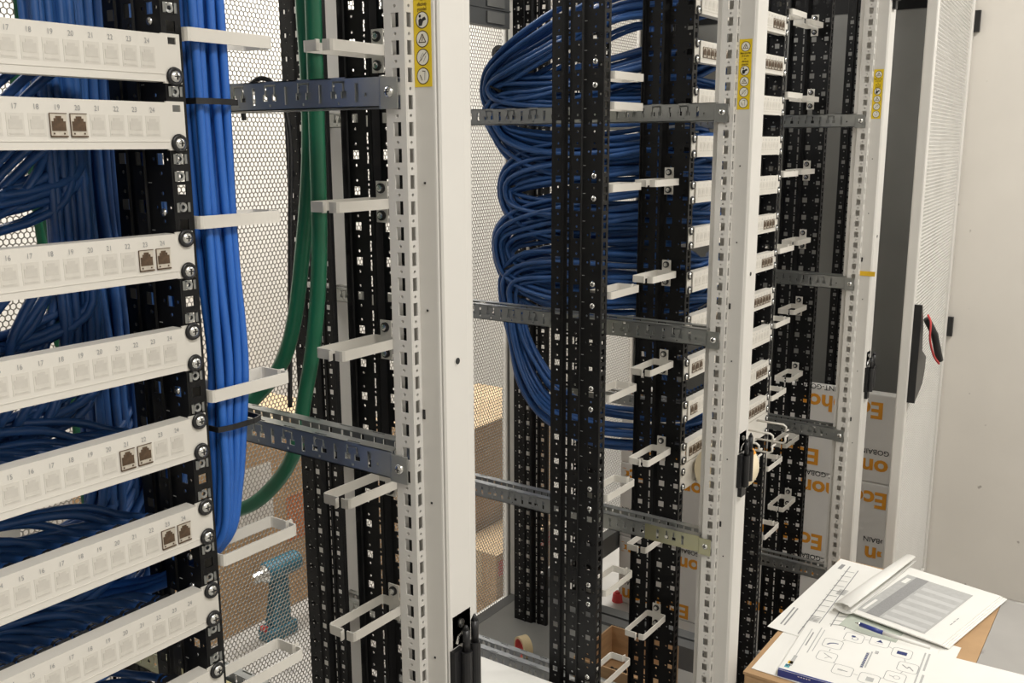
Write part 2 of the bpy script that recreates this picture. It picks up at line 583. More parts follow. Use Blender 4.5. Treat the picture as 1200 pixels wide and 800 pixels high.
def screw_mesh(r=0.0048, washer=False):
    """pan head screw looking along -Y, origin on the surface"""
    mb = MB()
    n = 14
    prof = [(r, 0.0), (r, -0.0012), (r * 0.85, -0.0024), (r * 0.45, -0.0032), (0.0001, -0.0034)]
    vs, fs = [], []
    for (rr, y) in prof:
        for k in range(n):
            t = 2 * math.pi * k / n
            vs.append((rr * math.cos(t), y, rr * math.sin(t)))
    for i in range(len(prof) - 1):
        for k in range(n):
            fs.append((i * n + k, i * n + (k + 1) % n, (i + 1) * n + (k + 1) % n, (i + 1) * n + k))
    mb.add(vs, fs, 0)
    mb.box(-r * 0.5, -0.0037, -r * 0.09, r * 0.5, -0.0031, r * 0.09, 1)
    mb.box(-r * 0.09, -0.0037, -r * 0.5, r * 0.09, -0.0031, r * 0.5, 1)
    return mb.mesh("screw", ['screw', 'ink'], True)


def washer_mesh(r0=0.0045, r1=0.0073):
    mb = MB()
    n = 18
    vs, fs = [], []
    for (rr, y) in ((r0, -0.0004), (r0 + 0.0004, -0.0018), (r1 - 0.0006, -0.0018), (r1, 0.0)):
        for k in range(n):
            t = 2 * math.pi * k / n
            vs.append((rr * math.cos(t), y, rr * math.sin(t)))
    for i in range(3):
        for k in range(n):
            fs.append((i * n + k, i * n + (k + 1) % n, (i + 1) * n + (k + 1) % n, (i + 1) * n + k))
    mb.add(vs, fs)
    return mb.mesh("washer", ['blackp'], True)


def cage_nut_mesh():
    mb = MB()
    mb.strip([(-0.0072, 0.0), (-0.0058, -0.0012), (-0.0046, -0.0002)], -0.0044, 0.0044, 0.0009)
    mb.strip([(0.0072, 0.0), (0.0058, -0.0012), (0.0046, -0.0002)], -0.0044, 0.0044, 0.0009)
    n = 10
    vs, fs = [], []
    for (rr, y) in ((0.0022, 0.004), (0.0022, 0.0008), (0.0044, 0.0004), (0.0044, 0.004)):
        for k in range(n):
            t = 2 * math.pi * k / n
            vs.append((rr * math.cos(t), y, rr * math.sin(t)))
    for i in range(3):
        for k in range(n):
            fs.append((i * n + k, i * n + (k + 1) % n, (i + 1) * n + (k + 1) % n, (i + 1) * n + k))
    mb.add(vs, fs)
    return mb.mesh("cage_nut", ['galv'])


def hex_sheet(w, h, p, ratio=0.82, m='mesh'):
    """perforated sheet, pointy-top hexagonal holes, in the XZ plane"""
    rows = int(h / (p * 0.8660))
    cols = int(w / p)
    R = p / math.sqrt(3)
    r = R * ratio
    ang = np.radians(90 + 60 * np.arange(6))
    outer = np.stack([R * np.cos(ang), np.zeros(6), R * np.sin(ang)], 1)
    inner = np.stack([r * np.cos(ang), np.zeros(6), r * np.sin(ang)], 1)
    innb = inner + np.array([0, 0.0014, 0])
    cell = np.concatenate([outer, inner, innb])                       # 18 verts
    cx, cz = [], []
    for j in range(rows):
        for i in range(cols):
            cx.append((i - cols / 2 + (0.5 if j % 2 else 0.0)) * p)
            cz.append(j * p * 0.8660 + R)
    C = np.stack([np.array(cx), np.zeros(len(cx)), np.array(cz)], 1)
    V = (C[:, None, :] + cell[None]).reshape(-1, 3)
    q = []
    for k in range(6):
        k2 = (k + 1) % 6
        q.append((k2, k, 6 + k, 6 + k2))
        q.append((6 + k2, 6 + k, 12 + k, 12 + k2))
    q = np.array(q)
    F = (np.arange(len(C))[:, None, None] * 18 + q[None]).reshape(-1, 4)
    me = bpy.data.meshes.new("perforated_sheet")
    me.vertices.add(len(V)); me.vertices.foreach_set("co", V.astype(np.float32).ravel())
    me.loops.add(F.size); me.loops.foreach_set("vertex_index", F.astype(np.int32).ravel())
    me.polygons.add(len(F))
    me.polygons.foreach_set("loop_start", (np.arange(len(F)) * 4).astype(np.int32))
    me.update(calc_edges=True)
    me.validate()
    me.materials.append(M[m])
    return me


POST_R, POST_L = make_post_right(), make_post_left()
REAR_R, REAR_L = make_rear_post(1), make_rear_post(-1)
RAIL = make_rail()
DRAIL, _ = make_depth_rail()
DRAILY = DRAIL.copy()
DRAILY.materials[0] = M['galvy']
SCREW, WASHER, NUT = screw_mesh(), washer_mesh(), cage_nut_mesh()
HEX = hex_sheet(0.69, 1.82, 0.0105)
HEXF = hex_sheet(0.675, 1.82, 0.0105, 0.60, 'white')


def door_frame_mesh():
    mb = MB()
    z0, z1, x = 0.205, 2.195, 0.392
    mb.box(-x, 0.978, z0, -0.345, 0.995, z1)
    mb.box(0.345, 0.978, z0, x, 0.995, z1)
    mb.box(-0.345, 0.978, z0, 0.345, 0.995, 0.262)
    mb.box(-0.345, 0.978, 2.075, 0.345, 0.995, z1)
    return mb.mesh("door_frame", ['white'])


DFRAME = door_frame_mesh()


def hinge_parts(parent, z, x=-0.402):
    """lift-off hinge on the left front post of a cabinet"""
    mb = MB()
    mb.box(x + 0.0015, -0.0440, z - 0.060, x + 0.017, -0.0372, z)
    mb.box(x + 0.008, -0.0450, z - 0.078, x + 0.026, -0.0372, z - 0.055)
    mb.cyl((x + 0.017, -0.0475, z - 0.060), (0, 0, 0.057), 0.0064, 14)
    mb.cyl((x + 0.030, -0.0490, z - 0.052), (0, 0, 0.055), 0.0064, 14)
    mb.box(x + 0.015, -0.0500, z - 0.05, x + 0.032, -0.0440, z - 0.006)
    h = mb.build("hinge", ['blackp'], parent)
    p = MB()
    p.cyl((x + 0.017, -0.0475, z - 0.004), (0, 0, 0.026), 0.0042, 12)
    p.cyl((x + 0.017, -0.0475, z + 0.022), (0, 0, 0.005), 0.0042, 12, r2=0.001)
    p.build("hinge_pin", ['blackp'], h, smooth=True)
    p = MB()
    p.cyl((x + 0.030, -0.0490, z + 0.002), (0, 0, 0.026), 0.0042, 12)
    p.cyl((x + 0.030, -0.0490, z + 0.028), (0, 0, 0.007), 0.0042, 12, r2=0.001)
    p.build("hinge_pin", ['blackp'], h, smooth=True)
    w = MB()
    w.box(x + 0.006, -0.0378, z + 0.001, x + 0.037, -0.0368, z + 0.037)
    w.build("hinge_recess_shade", ['ink'], h)  # flat black plate, the shade inside the recess painted as colour
    s = MB()
    s.cyl((x + 0.018, -0.038, z + 0.027), (0, -0.003, 0), 0.0050, 12)
    s.tube([(x + 0.010, -0.040, z + 0.006), (x + 0.013, -0.040, z + 0.013), (x + 0.022, -0.040, z + 0.016)], 0.0016, 6)
    s.build("hinge_screw", ['screw'], h)
    return h


def warning_label(parent):
    """yellow sticker on the flank of the right post (normal -X)"""
    x = 0.3935
    y0, y1 = -0.0120, -0.0330
    zb, zt = 1.703, 1.812
    mb = MB()
    mb.box(x - 0.0003, y1, zb, x, y0, zt, 0)
    Ov = lambda d, z: (x - 0.0005, y0 - d, z)
    UU, VV = (0, -1, 0), (0, 0, 1)
    wdt = y0 - y1
    ccx = wdt / 2
    zs = [1.8005, 1.7635, 1.7465, 1.7300, 1.7130]

    def disc(z, r, mi, lift):
        n = 20
        c = Vector((x - lift, y0 - ccx, z))
        vs = [c] + [c + Vector((0, -math.cos(2 * math.pi * k / n) * r, math.sin(2 * math.pi * k / n) * r)) for k in range(n)]
        mb.add(vs, [(0, 1 + k, 1 + (k + 1) % n) for k in range(n)], mi)

    def poly(z, pts, mi):
        c = Vector((x - 0.0008, y0 - ccx, z))
        mb.add([c + Vector((0, -a, b)) for a, b in pts], [tuple(range(len(pts)))], mi)

    def line(z, a, b, w, mi):
        a, b = Vector(a), Vector(b)
        d = (b - a).normalized(); n = Vector((-d.y, d.x)) * w / 2
        poly(z, [tuple(a + n), tuple(a - n), tuple(b - n), tuple(b + n)], mi)
    for i, z in enumerate(zs):
        disc(z, 0.0078, 1, 0.0005)
        disc(z, 0.0069, 2, 0.0006)
        if i in (0, 2):
            for a, b in (((-0.0042, -0.003), (0.0042, -0.003)), ((-0.0042, -0.003), (0, 0.0045)), ((0.0042, -0.003), (0, 0.0045))):
                line(z, a, b, 0.0009, 1)
            line(z, (0.0005, 0.002), (-0.0005, -0.002), 0.0009, 1)
        elif i == 1:
            poly(z, [(-0.004, -0.0052), (0.0, -0.005), (0.0015, -0.001), (0.0052, 0.0002), (0.0035, 0.0028), (0.001, 0.002), (-0.0005, 0.0008), (-0.0022, 0.0018), (-0.0042, 0.0)], 3)
            n = 8
            poly(z, [(-0.0024 + 0.0015 * math.cos(6.283 * k / n), 0.0036 + 0.0015 * math.sin(6.283 * k / n)) for k in range(n)], 3)
        elif i == 3:
            line(z, (-0.0045, -0.0045), (0.0045, 0.0045), 0.0007, 1)
            line(z, (-0.003, -0.001), (0.0005, 0.004), 0.0006, 4)
            line(z, (-0.002, -0.003), (0.002, 0.003), 0.0006, 4)
            line(z, (0.001, -0.004), (0.004, 0.001), 0.0006, 4)
        else:
            line(z, (0.002, -0.004), (0.0025, 0.004), 0.0007, 4)
            line(z, (-0.0035, 0.001), (-0.001, -0.004), 0.0008, 1)
            line(z, (-0.001, 0.0045), (0.003, 0.0042), 0.0007, 1)
    for k, s in enumerate(("Make sure that", "all of units", "are", "effectively", "grounded")):
        text(mb, s, (x - 0.0006, y0 - ccx, 1.7905 - k * 0.0043), UU, VV, 0.0046 if k != 2 else 0.004, 1, 0.01, 0.62)
    return mb.build("warning_label", ['yellow', 'brownink', 'labelwhite', 'ink', 'greyink'], parent)


ORD = ["first", "second", "third", "fourth", "fifth", "sixth", "seventh", "eighth", "ninth", "tenth", "eleventh", "twelfth"]
RAILZ = (1.685, 1.309, 0.935, 0.563)


def make_rack(cx, label, right_rails=True, tan_rail=None, rear=True, hinge=True, label_sticker=True):
    r = thing("server_rack", label, "server rack", (cx, 0, 0), 0, "row of open network cabinets")
    R = {}
    put("front_post", POST_R, r)
    put("front_post", POST_L, r)
    put("rear_post", REAR_R, r); put("rear_post", REAR_L, r)
    R['fr'] = put("mounting_rail", RAIL, r)
    R['fl'] = put("mounting_rail", RAIL, r, scale=(-1, 1, 1))
    R['rr'] = put("mounting_rail", RAIL, r, (0, 1.011, 0), scale=(1, -1, 1))
    R['rl'] = put("mounting_rail", RAIL, r, (0, 1.011, 0), scale=(-1, -1, 1))
    for i, z in enumerate(RAILZ):
        for s in (1, -1):
            if s == 1 and not right_rails:
                continue
            d = put("side_rail", DRAILY if tan_rail == i else DRAIL, r, (0, 0, z), scale=(s, 1, 1))
            if s == 1:
                put("screw", SCREW, d, (0.3762, 0.0060, 0.0135), (0, 0, -math.pi / 2), (1.15, 1.15, 1.15))
    # base and top frame
    for (n, b) in (("base_bar", (0.355, 0.03, 0.205, 0.395, 0.935, 0.275)), ("base_bar", (-0.395, 0.03, 0.205, -0.355, 0.935, 0.275)),
                   ("base_bar", (-0.35, -0.03, 0.205, 0.38, 0.01, 0.262)), ("base_bar", (-0.35, 0.935, 0.205, 0.35, 0.97, 0.275)),
                   ("top_bar", (0.355, 0.03, 2.14, 0.395, 0.935, 2.195)), ("top_bar", (-0.395, 0.03, 2.14, -0.355, 0.935, 2.195)),
                   ("top_bar", (-0.35, -0.03, 2.14, 0.38, 0.01, 2.195)), ("top_bar", (-0.35, 0.935, 2.14, 0.35, 0.97, 2.195))):
        MB().box(*b).build(n, 'greybar', r)
    for sx in (-0.36, 0.36):
        for sy in (0.01, 0.93):
            f = MB()
            f.cyl((sx, sy, 0.0), (0, 0, 0.012), 0.03, 14)
            f.cyl((sx, sy, 0.01), (0, 0, 0.2), 0.012, 10)
            f.build("levelling_foot", 'galv', r)
    if rear:
        d = put("rear_door", DFRAME, r)
        put("perforated_sheet", HEX, d, (0, 0.985, 0.258))
    if hinge:
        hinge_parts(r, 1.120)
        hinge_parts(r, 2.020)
    if label_sticker:
        warning_label(r)
    return r, R


rack_a, RA = make_rack(-0.38, "nearest network cabinet, open fronted, holding the large off-white patch panels at left", tan_rail=2, hinge=False)
rack_b, RB = make_rack(0.42, "empty black and white cabinet frame just behind the nearest white post")
rack_c, RC = make_rack(1.22, "cabinet frame third along the row, holding the small patch panels")
rack_d, RD = make_rack(2.02, "farthest empty cabinet frame, holding the orange lettered cartons", right_rails=False)

# yellow passivated front piece of one side rail of the second cabinet
yb = MB()
yb.gridplate((0.3766, 0, RAILZ[2]), (0, -1, 0), (0, 0, 1), 0.0008, -0.125, -0.018, 0.0, 0.0295,
             [(-0.0524, -0.0476, 0.0055, 0.0235), (-0.0715, -0.0635, 0.0095, 0.0165), (-0.0855, -0.0775, 0.0095, 0.0165),
              (-0.069, -0.066, 0.0165, 0.0255), (-0.083, -0.080, 0.0165, 0.0255), (-0.1024, -0.0976, 0.0055, 0.0235)])
yb.strip([(0.3762, 0.0190), (0.3756, 0.0170), (0.3756, -0.0045)], RAILZ[2] - 0.0024, RAILZ[2] + 0.028, 0.0012)
yo = yb.build("side_rail_sleeve", 'galvy', rack_b)
yo["label"] = "yellow passivated end of the side rail"

# yellow tape flag on the post of the third cabinet
tp = MB()
tp.box(0.3925, -0.046, 1.342, 0.3932, -0.002, 1.353)
tag(tp.build("tape_strip", 'yellowtape', None, (1.22, 0, 0)), "short strip of yellow tape stuck across the farthest white post", "tape")

# cage nuts and ring screws on the near rail
for z in (1.7830, 1.7670 + 0.0, 1.6985, 1.6352, 1.6193, 1.5875, 1.5125, 1.4816 + 0.0079, 1.4237, 1.4002, 1.3348, 1.3113, 1.2459, 1.2224, 1.1570, 1.1335):
    k_ = round((z - PH) / U)
    z = min((PH + (k_ + d_) * U + e_ for d_ in (-1, 0, 1) for e_ in (-0.01588, 0, 0.01588)), key=lambda q: abs(q - z))
    put("cage_nut", NUT, RA['fr'], (0.2365, 0.1405, z))
for z in (1.7510, 1.5800, 1.4080, 1.2360):
    for dz in (0.012, -0.020):
        put("ring_screw", SCREW, RA['fr'], (0.2262, 0.1560, z + dz - 0.004), (0, 0, -math.pi / 2), (0.8, 0.8, 0.8))
for z in (1.94, 1.762, 1.585, 1.410, 1.234, 1.057, 0.880, 0.703):
    for dz in (0.014, -0.022):
        put("ring_screw", SCREW, RB['fr'], (0.2262, 0.1560, z + dz), (0, 0, -math.pi / 2), (1.0, 1.0, 1.0))

# ------------------------------------------------------------------ patch panels
PW = 0.4826


def panel_body_mesh(h, fold=0.010):
    mb = MB()
    hw = PW / 2
    y = -0.0030
    fr = hw - 0.0195                                     # end of the raised body
    # raised centre body with folded top and bottom edges
    mb.box(-fr, y - 0.0020, 0.0012, fr, y + 0.0005, h - 0.0012)
    mb.box(-fr, y - 0.0005, h - 0.0030, fr, y + 0.0150, h - 0.0012)
    mb.box(-fr, y - 0.0005, 0.0012, fr, y + 0.0150, 0.0030)
    # mounting ears with their screw slots
    for s in (-1, 1):
        o = (s * (hw - 0.0195), -0.0018, 0) if s > 0 else (-hw, -0.0018, 0)
        z1, z2 = 0.0062, h - 0.0062
        mb.plate(o, (1, 0, 0), (0, 0, 1), 0.0016,
                 [(0, 0.0060, []), (0.0060, 0.0165, [(z1 - 0.0045, z1 + 0.0045, ('r', 0.0042, 0.0030)), (z2 - 0.0045, z2 + 0.0045, ('r', 0.0042, 0.0030))]), (0.0165, 0.0195, [])], 0.0, h)
    # fine shelf line under the port row
    mb.box(-fr, y - 0.0026, 0.0076, fr, y - 0.0018, 0.0082)
    return mb.mesh("panel_body", ['panel'])


def port_closed_mesh():
    mb = MB()
    # shallow cream insert showing the muted outline of a jack behind a dust shutter
    mb.box(-0.0072, -0.0002, -0.0090, 0.0072, 0.0004, 0.0090, 0)
    mb.box(-0.0056, -0.0004, -0.0034, 0.0056, -0.0001, 0.0040, 1)
    mb.box(-0.0032, -0.0004, 0.0040, 0.0032, -0.0001, 0.0066, 1)
    mb.box(-0.0056, -0.0004, -0.0078, 0.0056, -0.0001, -0.0066, 1)
    return mb.mesh("port_cover", ['portl', 'port'])


def port_open_mesh():
    mb = MB()
    mb.box(-0.0074, -0.0008, -0.0094, 0.0074, 0.0004, 0.0094, 0)
    # stepped RJ45 opening
    mb.box(-0.0060, -0.0013, -0.0048, 0.0060, -0.0007, 0.0030, 1)
    mb.box(-0.0040, -0.0013, 0.0030, 0.0040, -0.0007, 0.0054, 1)
    mb.box(-0.0024, -0.0013, 0.0054, 0.0024, -0.0007, 0.0072, 1)
    mb.box(-0.0074, -0.0014, 0.0090, 0.0074, -0.0007, 0.0096, 1)
    mb.box(-0.0078, -0.0014, -0.0094, -0.0072, -0.0007, 0.0094, 1)
    mb.box(-0.0074, -0.0014, -0.0098, 0.0074, -0.0007, -0.0086, 1)
    for s in (-0.0045, 0.0045):
        mb.box(s - 0.0006, -0.0013, -0.0076, s + 0.0006, -0.0007, -0.0062, 1)
    return mb.mesh("jack", ['jackmetal', 'brownjack'])


M['portl'] = mat("port_shutter_pale", (0.62, 0.59, 0.53), 0.55, var=0.03, scale=160)
PORT_C, PORT_O = port_closed_mesh(), port_open_mesh()
JB = MB()
JB.box(-0.0068, 0.0, -0.0085, 0.0068, 0.026, 0.0085, 0)
JB.cyl((0, 0.024, 0), (0, 0.016, 0), 0.0062, 10, 1)
JB.cyl((0, 0.032, 0), (0, 0.004, 0), 0.0070, 10, 0)
JACKB = JB.mesh("jack_back", ['blackp', 'blueb'])


def numbers_mesh(h):
    mb = MB()
    for i in range(24):
        text(mb, str(i + 1), (PORTX(i), -0.0054, h - 0.0085), (1, 0, 0), (0, 0, 1), 0.0062, 0, 0.0, 0.85)
    return mb.mesh("port_numbers", ['greyink'])


def PORTX(i):
    return -0.2050 + i * 0.0178 + 0.0004


PANEL_A = panel_body_mesh(0.0436)
PANEL_C = panel_body_mesh(0.0415)
NUM_A, NUM_C = numbers_mesh(0.0436), numbers_mesh(0.0415)


def patch_panel(cx, ztop, h, body, nums, open_ports, label, group, screws, jacks=True):
    p = thing("patch_panel", label, "patch panel", (cx, 0.141, ztop - h), 0, group)
    put("panel_body", body, p)
    put("port_numbers", nums, p)
    for i in range(24):
        o = put("jack" if i in open_ports else "port_cover", PORT_O if i in open_ports else PORT_C, p,
                (PORTX(i), -0.0050, h * 0.485))
        if jacks:
            put("jack_back", JACKB, o, (0, 0.020, 0))
    for (sx, top) in screws:
        s = put("screw", SCREW, p, (sx * (PW / 2 - 0.0085), -0.0030, h - 0.0062 if top else 0.0062), scale=(1.18, 1.2, 1.18))
        put("washer", WASHER, s)
    return p


ALLS = [(-1, True), (-1, False), (1, True), (1, False)]
A_TOPS = [1.7480, 1.6887] + [1.5705 - 2 * U * k for k in range(6)]
A_OPEN = [(), (18, 19), (22, 23), (), (20, 21), (22, 23), (), ()]
A_LAB = ["topmost large patch panel of the nearest cabinet, upper right screw hole empty",
         "large patch panel with open ports 19 and 20, just below the topmost",
         "large patch panel with its last two ports, 23 and 24, open, above the middle",
         "large patch panel with all ports covered, between the two middle ones with open jacks",
         "large patch panel with ports 21 and 22 open",
         "large patch panel with two open jacks near its right end, fourth from the bottom at left",
         "large covered patch panel second from the bottom of the nearest cabinet",
         "lowest large patch panel, cut off by the bottom of the picture"]
A_LAB[5] = "large patch panel with open jacks at far right, directly above the two lowest panels"
for i, zt in enumerate(A_TOPS):
    sc = ALLS if i > 1 else [(-1, True), (-1, False), (1, False)]
    patch_panel(-0.38 + 0.0022, zt, 0.0436, PANEL_A, NUM_A, A_OPEN[i], A_LAB[i], "large patch panels of the nearest cabinet", sc)

C_TOPS = [1.9210 - 0.0855 * k for k in range(11)]
allp = tuple(range(24))
C_OPEN = [tuple(range(20, 24)), allp, (), (), (), tuple(range(20, 24)), tuple(range(20, 24)), tuple(range(4, 24)), (0, 1, 2), (0, 1, 20, 21, 22, 23), allp]
C_DESC = ["topmost small patch panel of the third cabinet, cut by the top of the picture",
          "small patch panel with a full row of dark jacks, second from the top",
          "third small patch panel from the top, beside the first zinc side rail",
          "fourth small patch panel from the top of the third cabinet",
          "fifth small patch panel from the top of the third cabinet",
          "sixth small patch panel from the top of the third cabinet, right ports open",
          "seventh small patch panel from the top of the third cabinet",
          "small patch panel just above the second zinc rail, most ports open",
          "small patch panel with three open jacks at its left end",
          "small patch panel with two open jacks at its left end",
          "lowest small patch panel of the third cabinet, all jacks open"]
for i, zt in enumerate(C_TOPS):
    patch_panel(1.2166, zt, 0.0415, PANEL_C, NUM_C, C_OPEN[i], C_DESC[i], "small patch panels of the third cabinet", ALLS)

# cable guide panel with wire loops under the last small panel
gp = thing("cable_guide_panel", "white cable guide panel with square wire loops under the lowest small panel", "cable panel", (1.2166, 0.141, C_TOPS[-1] - 0.0415 - 0.058))
g = MB()
g.plate((-PW / 2, -0.0018, 0), (1, 0, 0), (0, 0, 1), 0.0016,
        [(0, 0.006, []), (0.006, 0.0165, [(0.004, 0.013, ('r', 0.0042, 0.003)), (0.036, 0.045, ('r', 0.0042, 0.003))]), (0.0165, PW - 0.0165, []),
         (PW - 0.0165, PW - 0.006, [(0.004, 0.013, ('r', 0.0042, 0.003)), (0.036, 0.045, ('r', 0.0042, 0.003))]), (PW - 0.006, PW, [])], 0, 0.056)
g.build("panel_body", 'panel', gp)
for k in range(5):
    x = -0.17 + k * 0.085
    l = MB()
    l.tube([(x, -0.002, 0.050), (x, -0.066, 0.050), (x, -0.072, 0.046), (x, -0.072, 0.036)], 0.0024, 7)
    l.tube([(x, -0.002, 0.006), (x, -0.066, 0.006), (x, -0.072, 0.010), (x, -0.072, 0.020)], 0.0024, 7)
    l.tube([(x, -0.070, 0.036), (x + 0.018, -0.072, 0.034)], 0.0024, 7)
    l.tube([(x, -0.070, 0.020), (x + 0.018, -0.072, 0.022)], 0.0024, 7)
    l.build("wire_loop", 'ring', gp, smooth=True)
for s in (-1, 1):
    for z in (0.0085, 0.0405):
        w = put("screw", SCREW, gp, (s * (PW / 2 - 0.0085), -0.0030, z), scale=(1.1, 1.1, 1.1))
        put("washer", WASHER, w)

# roll of cream tape with an orange edge hanging in the guide loops
rl = thing("tape_roll", "cream and orange roll hung in the wire loops of the guide panel", "roll", (1.062, 0.078, 1.006))
def annulus(r0, r1, x0, x1, n=40):
    vs, fs = [], []
    for (rr, x) in ((r1, x0), (r1, x1), (r0, x1), (r0, x0)):
        for k in range(n):
            t = 2 * math.pi * k / n
            vs.append((x, rr * math.cos(t), rr * math.sin(t)))
    for i in range(4):
        j = (i + 1) % 4
        for k in range(n):
            fs.append((i * n + k, i * n + (k + 1) % n, j * n + (k + 1) % n, j * n + k))
    return vs, fs
m_ = MB(); m_.add(*annulus(0.034, 0.055, -0.035, 0.035)); m_.build("roll_body", 'cream', rl, smooth=False)
m_ = MB()
arc_ = [(0.0562 * math.cos(t_), 0.0562 * math.sin(t_)) for t_ in [math.radians(98 + 10 * k_) for k_ in range(6)]]
for (p0, p1) in zip(arc_[:-1], arc_[1:]):
    m_.add([(-0.035, *p0), (0.035, *p0), (0.035, *p1), (-0.035, *p1), (-0.037, p0[0] * 0.74, p0[1] * 0.74), (-0.037, p1[0] * 0.74, p1[1] * 0.74), (-0.037, *p0), (-0.037, *p1)],
           [(0, 1, 2, 3), (4, 6, 7, 5), (6, 0, 3, 7)])
m_.build("orange_sleeve", 'orange', rl)


# ------------------------------------------------------------------ cable rings
def ring_mesh(length=0.100, depth=0.042):
    """flat steel loop, fixed at x=0, reaching to +x; y from 0 (front) to depth"""
    mb = MB()
    h = 0.0122
    r = 0.004
    # front strip, bent inwards at the free end
    mb.strip([(0.001, r), (0.002, 0.001), (0.004, 0.0), (length - r, 0.0), (length - 0.001, 0.0012), (length, r), (length, 0.011)], -h, 0.0, 0.0018)
    # base, far strip and free end with its hooked tip
    mb.strip([(0.001, r), (0.001, depth - r), (0.002, depth - 0.001), (0.004, depth), (length - r, depth), (length - 0.001, depth - 0.0012),
              (length, depth - r), (length, 0.017), (length + 0.002, 0.0155), (length + 0.007, 0.0150)], -h, 0.0, 0.0018)
    # fixing tabs with slots above and below
    for (z0, z1, zs) in ((0.0, 0.020, 0.0115), (-0.030, -h, -0.0215)):
        mb.strip([(0.0009, depth * 0.5 - 0.009), (0.0009, depth * 0.5 + 0.009)], z0, z1, 0.0018)
    return mb.mesh("ring_band", ['ring'])


def ring_screw_mesh():
    mb = MB()
    n = 12
    vs, fs = [], []
    prof = [(0.0015, 0.0062), (0.0045, 0.0062), (0.0045, 0.0042), (0.0064, 0.0040), (0.0068, 0.0020), (0.0068, 0.0001)]
    for (x, rr) in prof:
        for k in range(n):
            t = 2 * math.pi * k / n
            vs.append((x, rr * math.cos(t), rr * math.sin(t)))
    for i in range(len(prof) - 1):
        for k in range(n):
            mb_i = 0 if i < 2 else 1
            fs.append(((i * n + k, i * n + (k + 1) % n, (i + 1) * n + (k + 1) % n, (i + 1) * n + k), mb_i))
    mb.add(vs, [f for f, _ in fs])
    mb.m = [m0 for _, m0 in fs]
    return mb.mesh("ring_screw", ['blackp', 'screw'])


RING, RINGS = ring_mesh(), ring_screw_mesh()
RING_Z = [1.940, 1.762, 1.585, 1.410, 1.234, 1.057, 0.880, 0.703]


def add_rings(cx, side, zs, phrase, y0, start=0):
    for k, z in enumerate(zs):
        lab = "off-white cable ring %s, %s from top" % (phrase, ORD[k + start])
        t = thing("cable_ring", lab, "cable ring", (cx + side * (0.2480 if side > 0 else 0.2480), y0, z), 0, "cable rings " + phrase)
        b = put("ring_band", RING, t, scale=(side, 1, 1))
        for zs_ in (0.0115, -0.0215):
            put("ring_screw", RINGS, b, (0, 0.021, zs_))


add_rings(-0.38, 1, [1.755, 1.584, 1.414, 1.242, 1.093], "beside the large patch panels", 0.134)
add_rings(0.42, -1, [1.763, 1.586, 1.414, 1.232, 1.058], "behind the nearest white post", 0.158)
add_rings(0.42, 1, [1.762, 1.715, 1.585, 1.410, 1.234, 1.057, 0.880, 0.703, 0.525], "peeking out right of the middle black rail", 0.134)
add_rings(1.22, -1, [1.585, 1.410, 1.234, 1.057, 0.880, 0.696], "on the black rail left of the small patch panels", 0.160)
add_rings(1.22, 1, [1.940, 1.762, 1.585, 1.410, 1.234, 1.057, 0.880, 0.703], "just right of the small patch panels", 0.134)
add_rings(2.02, -1, RING_Z, "on the black rail of the farthest cabinet", 0.160)


# ------------------------------------------------------------------ blue network cables
CR = 0.0039


def cable(pts, label, group, r=CR, per=5, m='blue', name="network_cable", cat="cable"):
    o = MB().tube(catmull(pts, per), r, 7).build(name, m, None, smooth=True)
    return tag(o, label, cat, group)


def jit(a):
    return rng.uniform(-a, a)


# bundle through the near rings
for i in range(4):
    for j in range(3):
        x = -0.1155 + i * 0.0096 + (j % 2) * 0.003 + jit(0.001)
        y = 0.1455 + j * 0.0088 + jit(0.001)
        pts = [(x, y, 2.45), (x + jit(.002), y, 2.1), (x + 0.001 + jit(.002), y, 1.85), (x + 0.001 + jit(.003), y, 1.70), (x + 0.003 + jit(.003), y, 1.55), (x + 0.006 + jit(.003), y, 1.44),
               (x + 0.0035 * (1 - i * 0.3), y, 1.37), (-0.1120 + i * 0.0055, y + 0.002, 1.30), (-0.1180 + i * 0.004, y + 0.012, 1.245),
               (-0.150 + i * 0.004, y + 0.06, 1.20), (-0.22, y + 0.14, 1.17 + j * 0.008), (-0.40, y + 0.17, 1.16 + j * 0.008), (-0.62, y + 0.17, 1.17)]
        cable(pts, "bright blue network cable in the bundle running down through the near rings", "cables of the vertical bundle beside the large panels", 0.0043)

# hanging curtain behind the large panels
k = 0
for j in range(4):
    for i in range(11):
        x = -0.172 + i * 0.0105 + jit(0.0015)
        y = 0.272 + j * 0.0095 + jit(0.0015)
        zend = 1.28 + jit(0.06) - 0.02 * j
        pts = [(x + 0.004, y, 2.40), (x + jit(.003), y, 2.0), (x + jit(.003), y, 1.76), (x - 0.004 + jit(.004), y, 1.62), (x + 0.002 + jit(.004), y, 1.50),
               (x + 0.004 + jit(.003), y, 1.40), (x - 0.004, y, zend), (x - 0.05, y + 0.005, zend - 0.075), (x - 0.16, y + 0.01, zend - 0.10), (-0.55, y, zend - 0.09)]
        cable(pts, "blue network cable hanging straight down behind the large patch panels", "cables hanging behind the large patch panels", 0.0048, 5, 'blue_shaded')

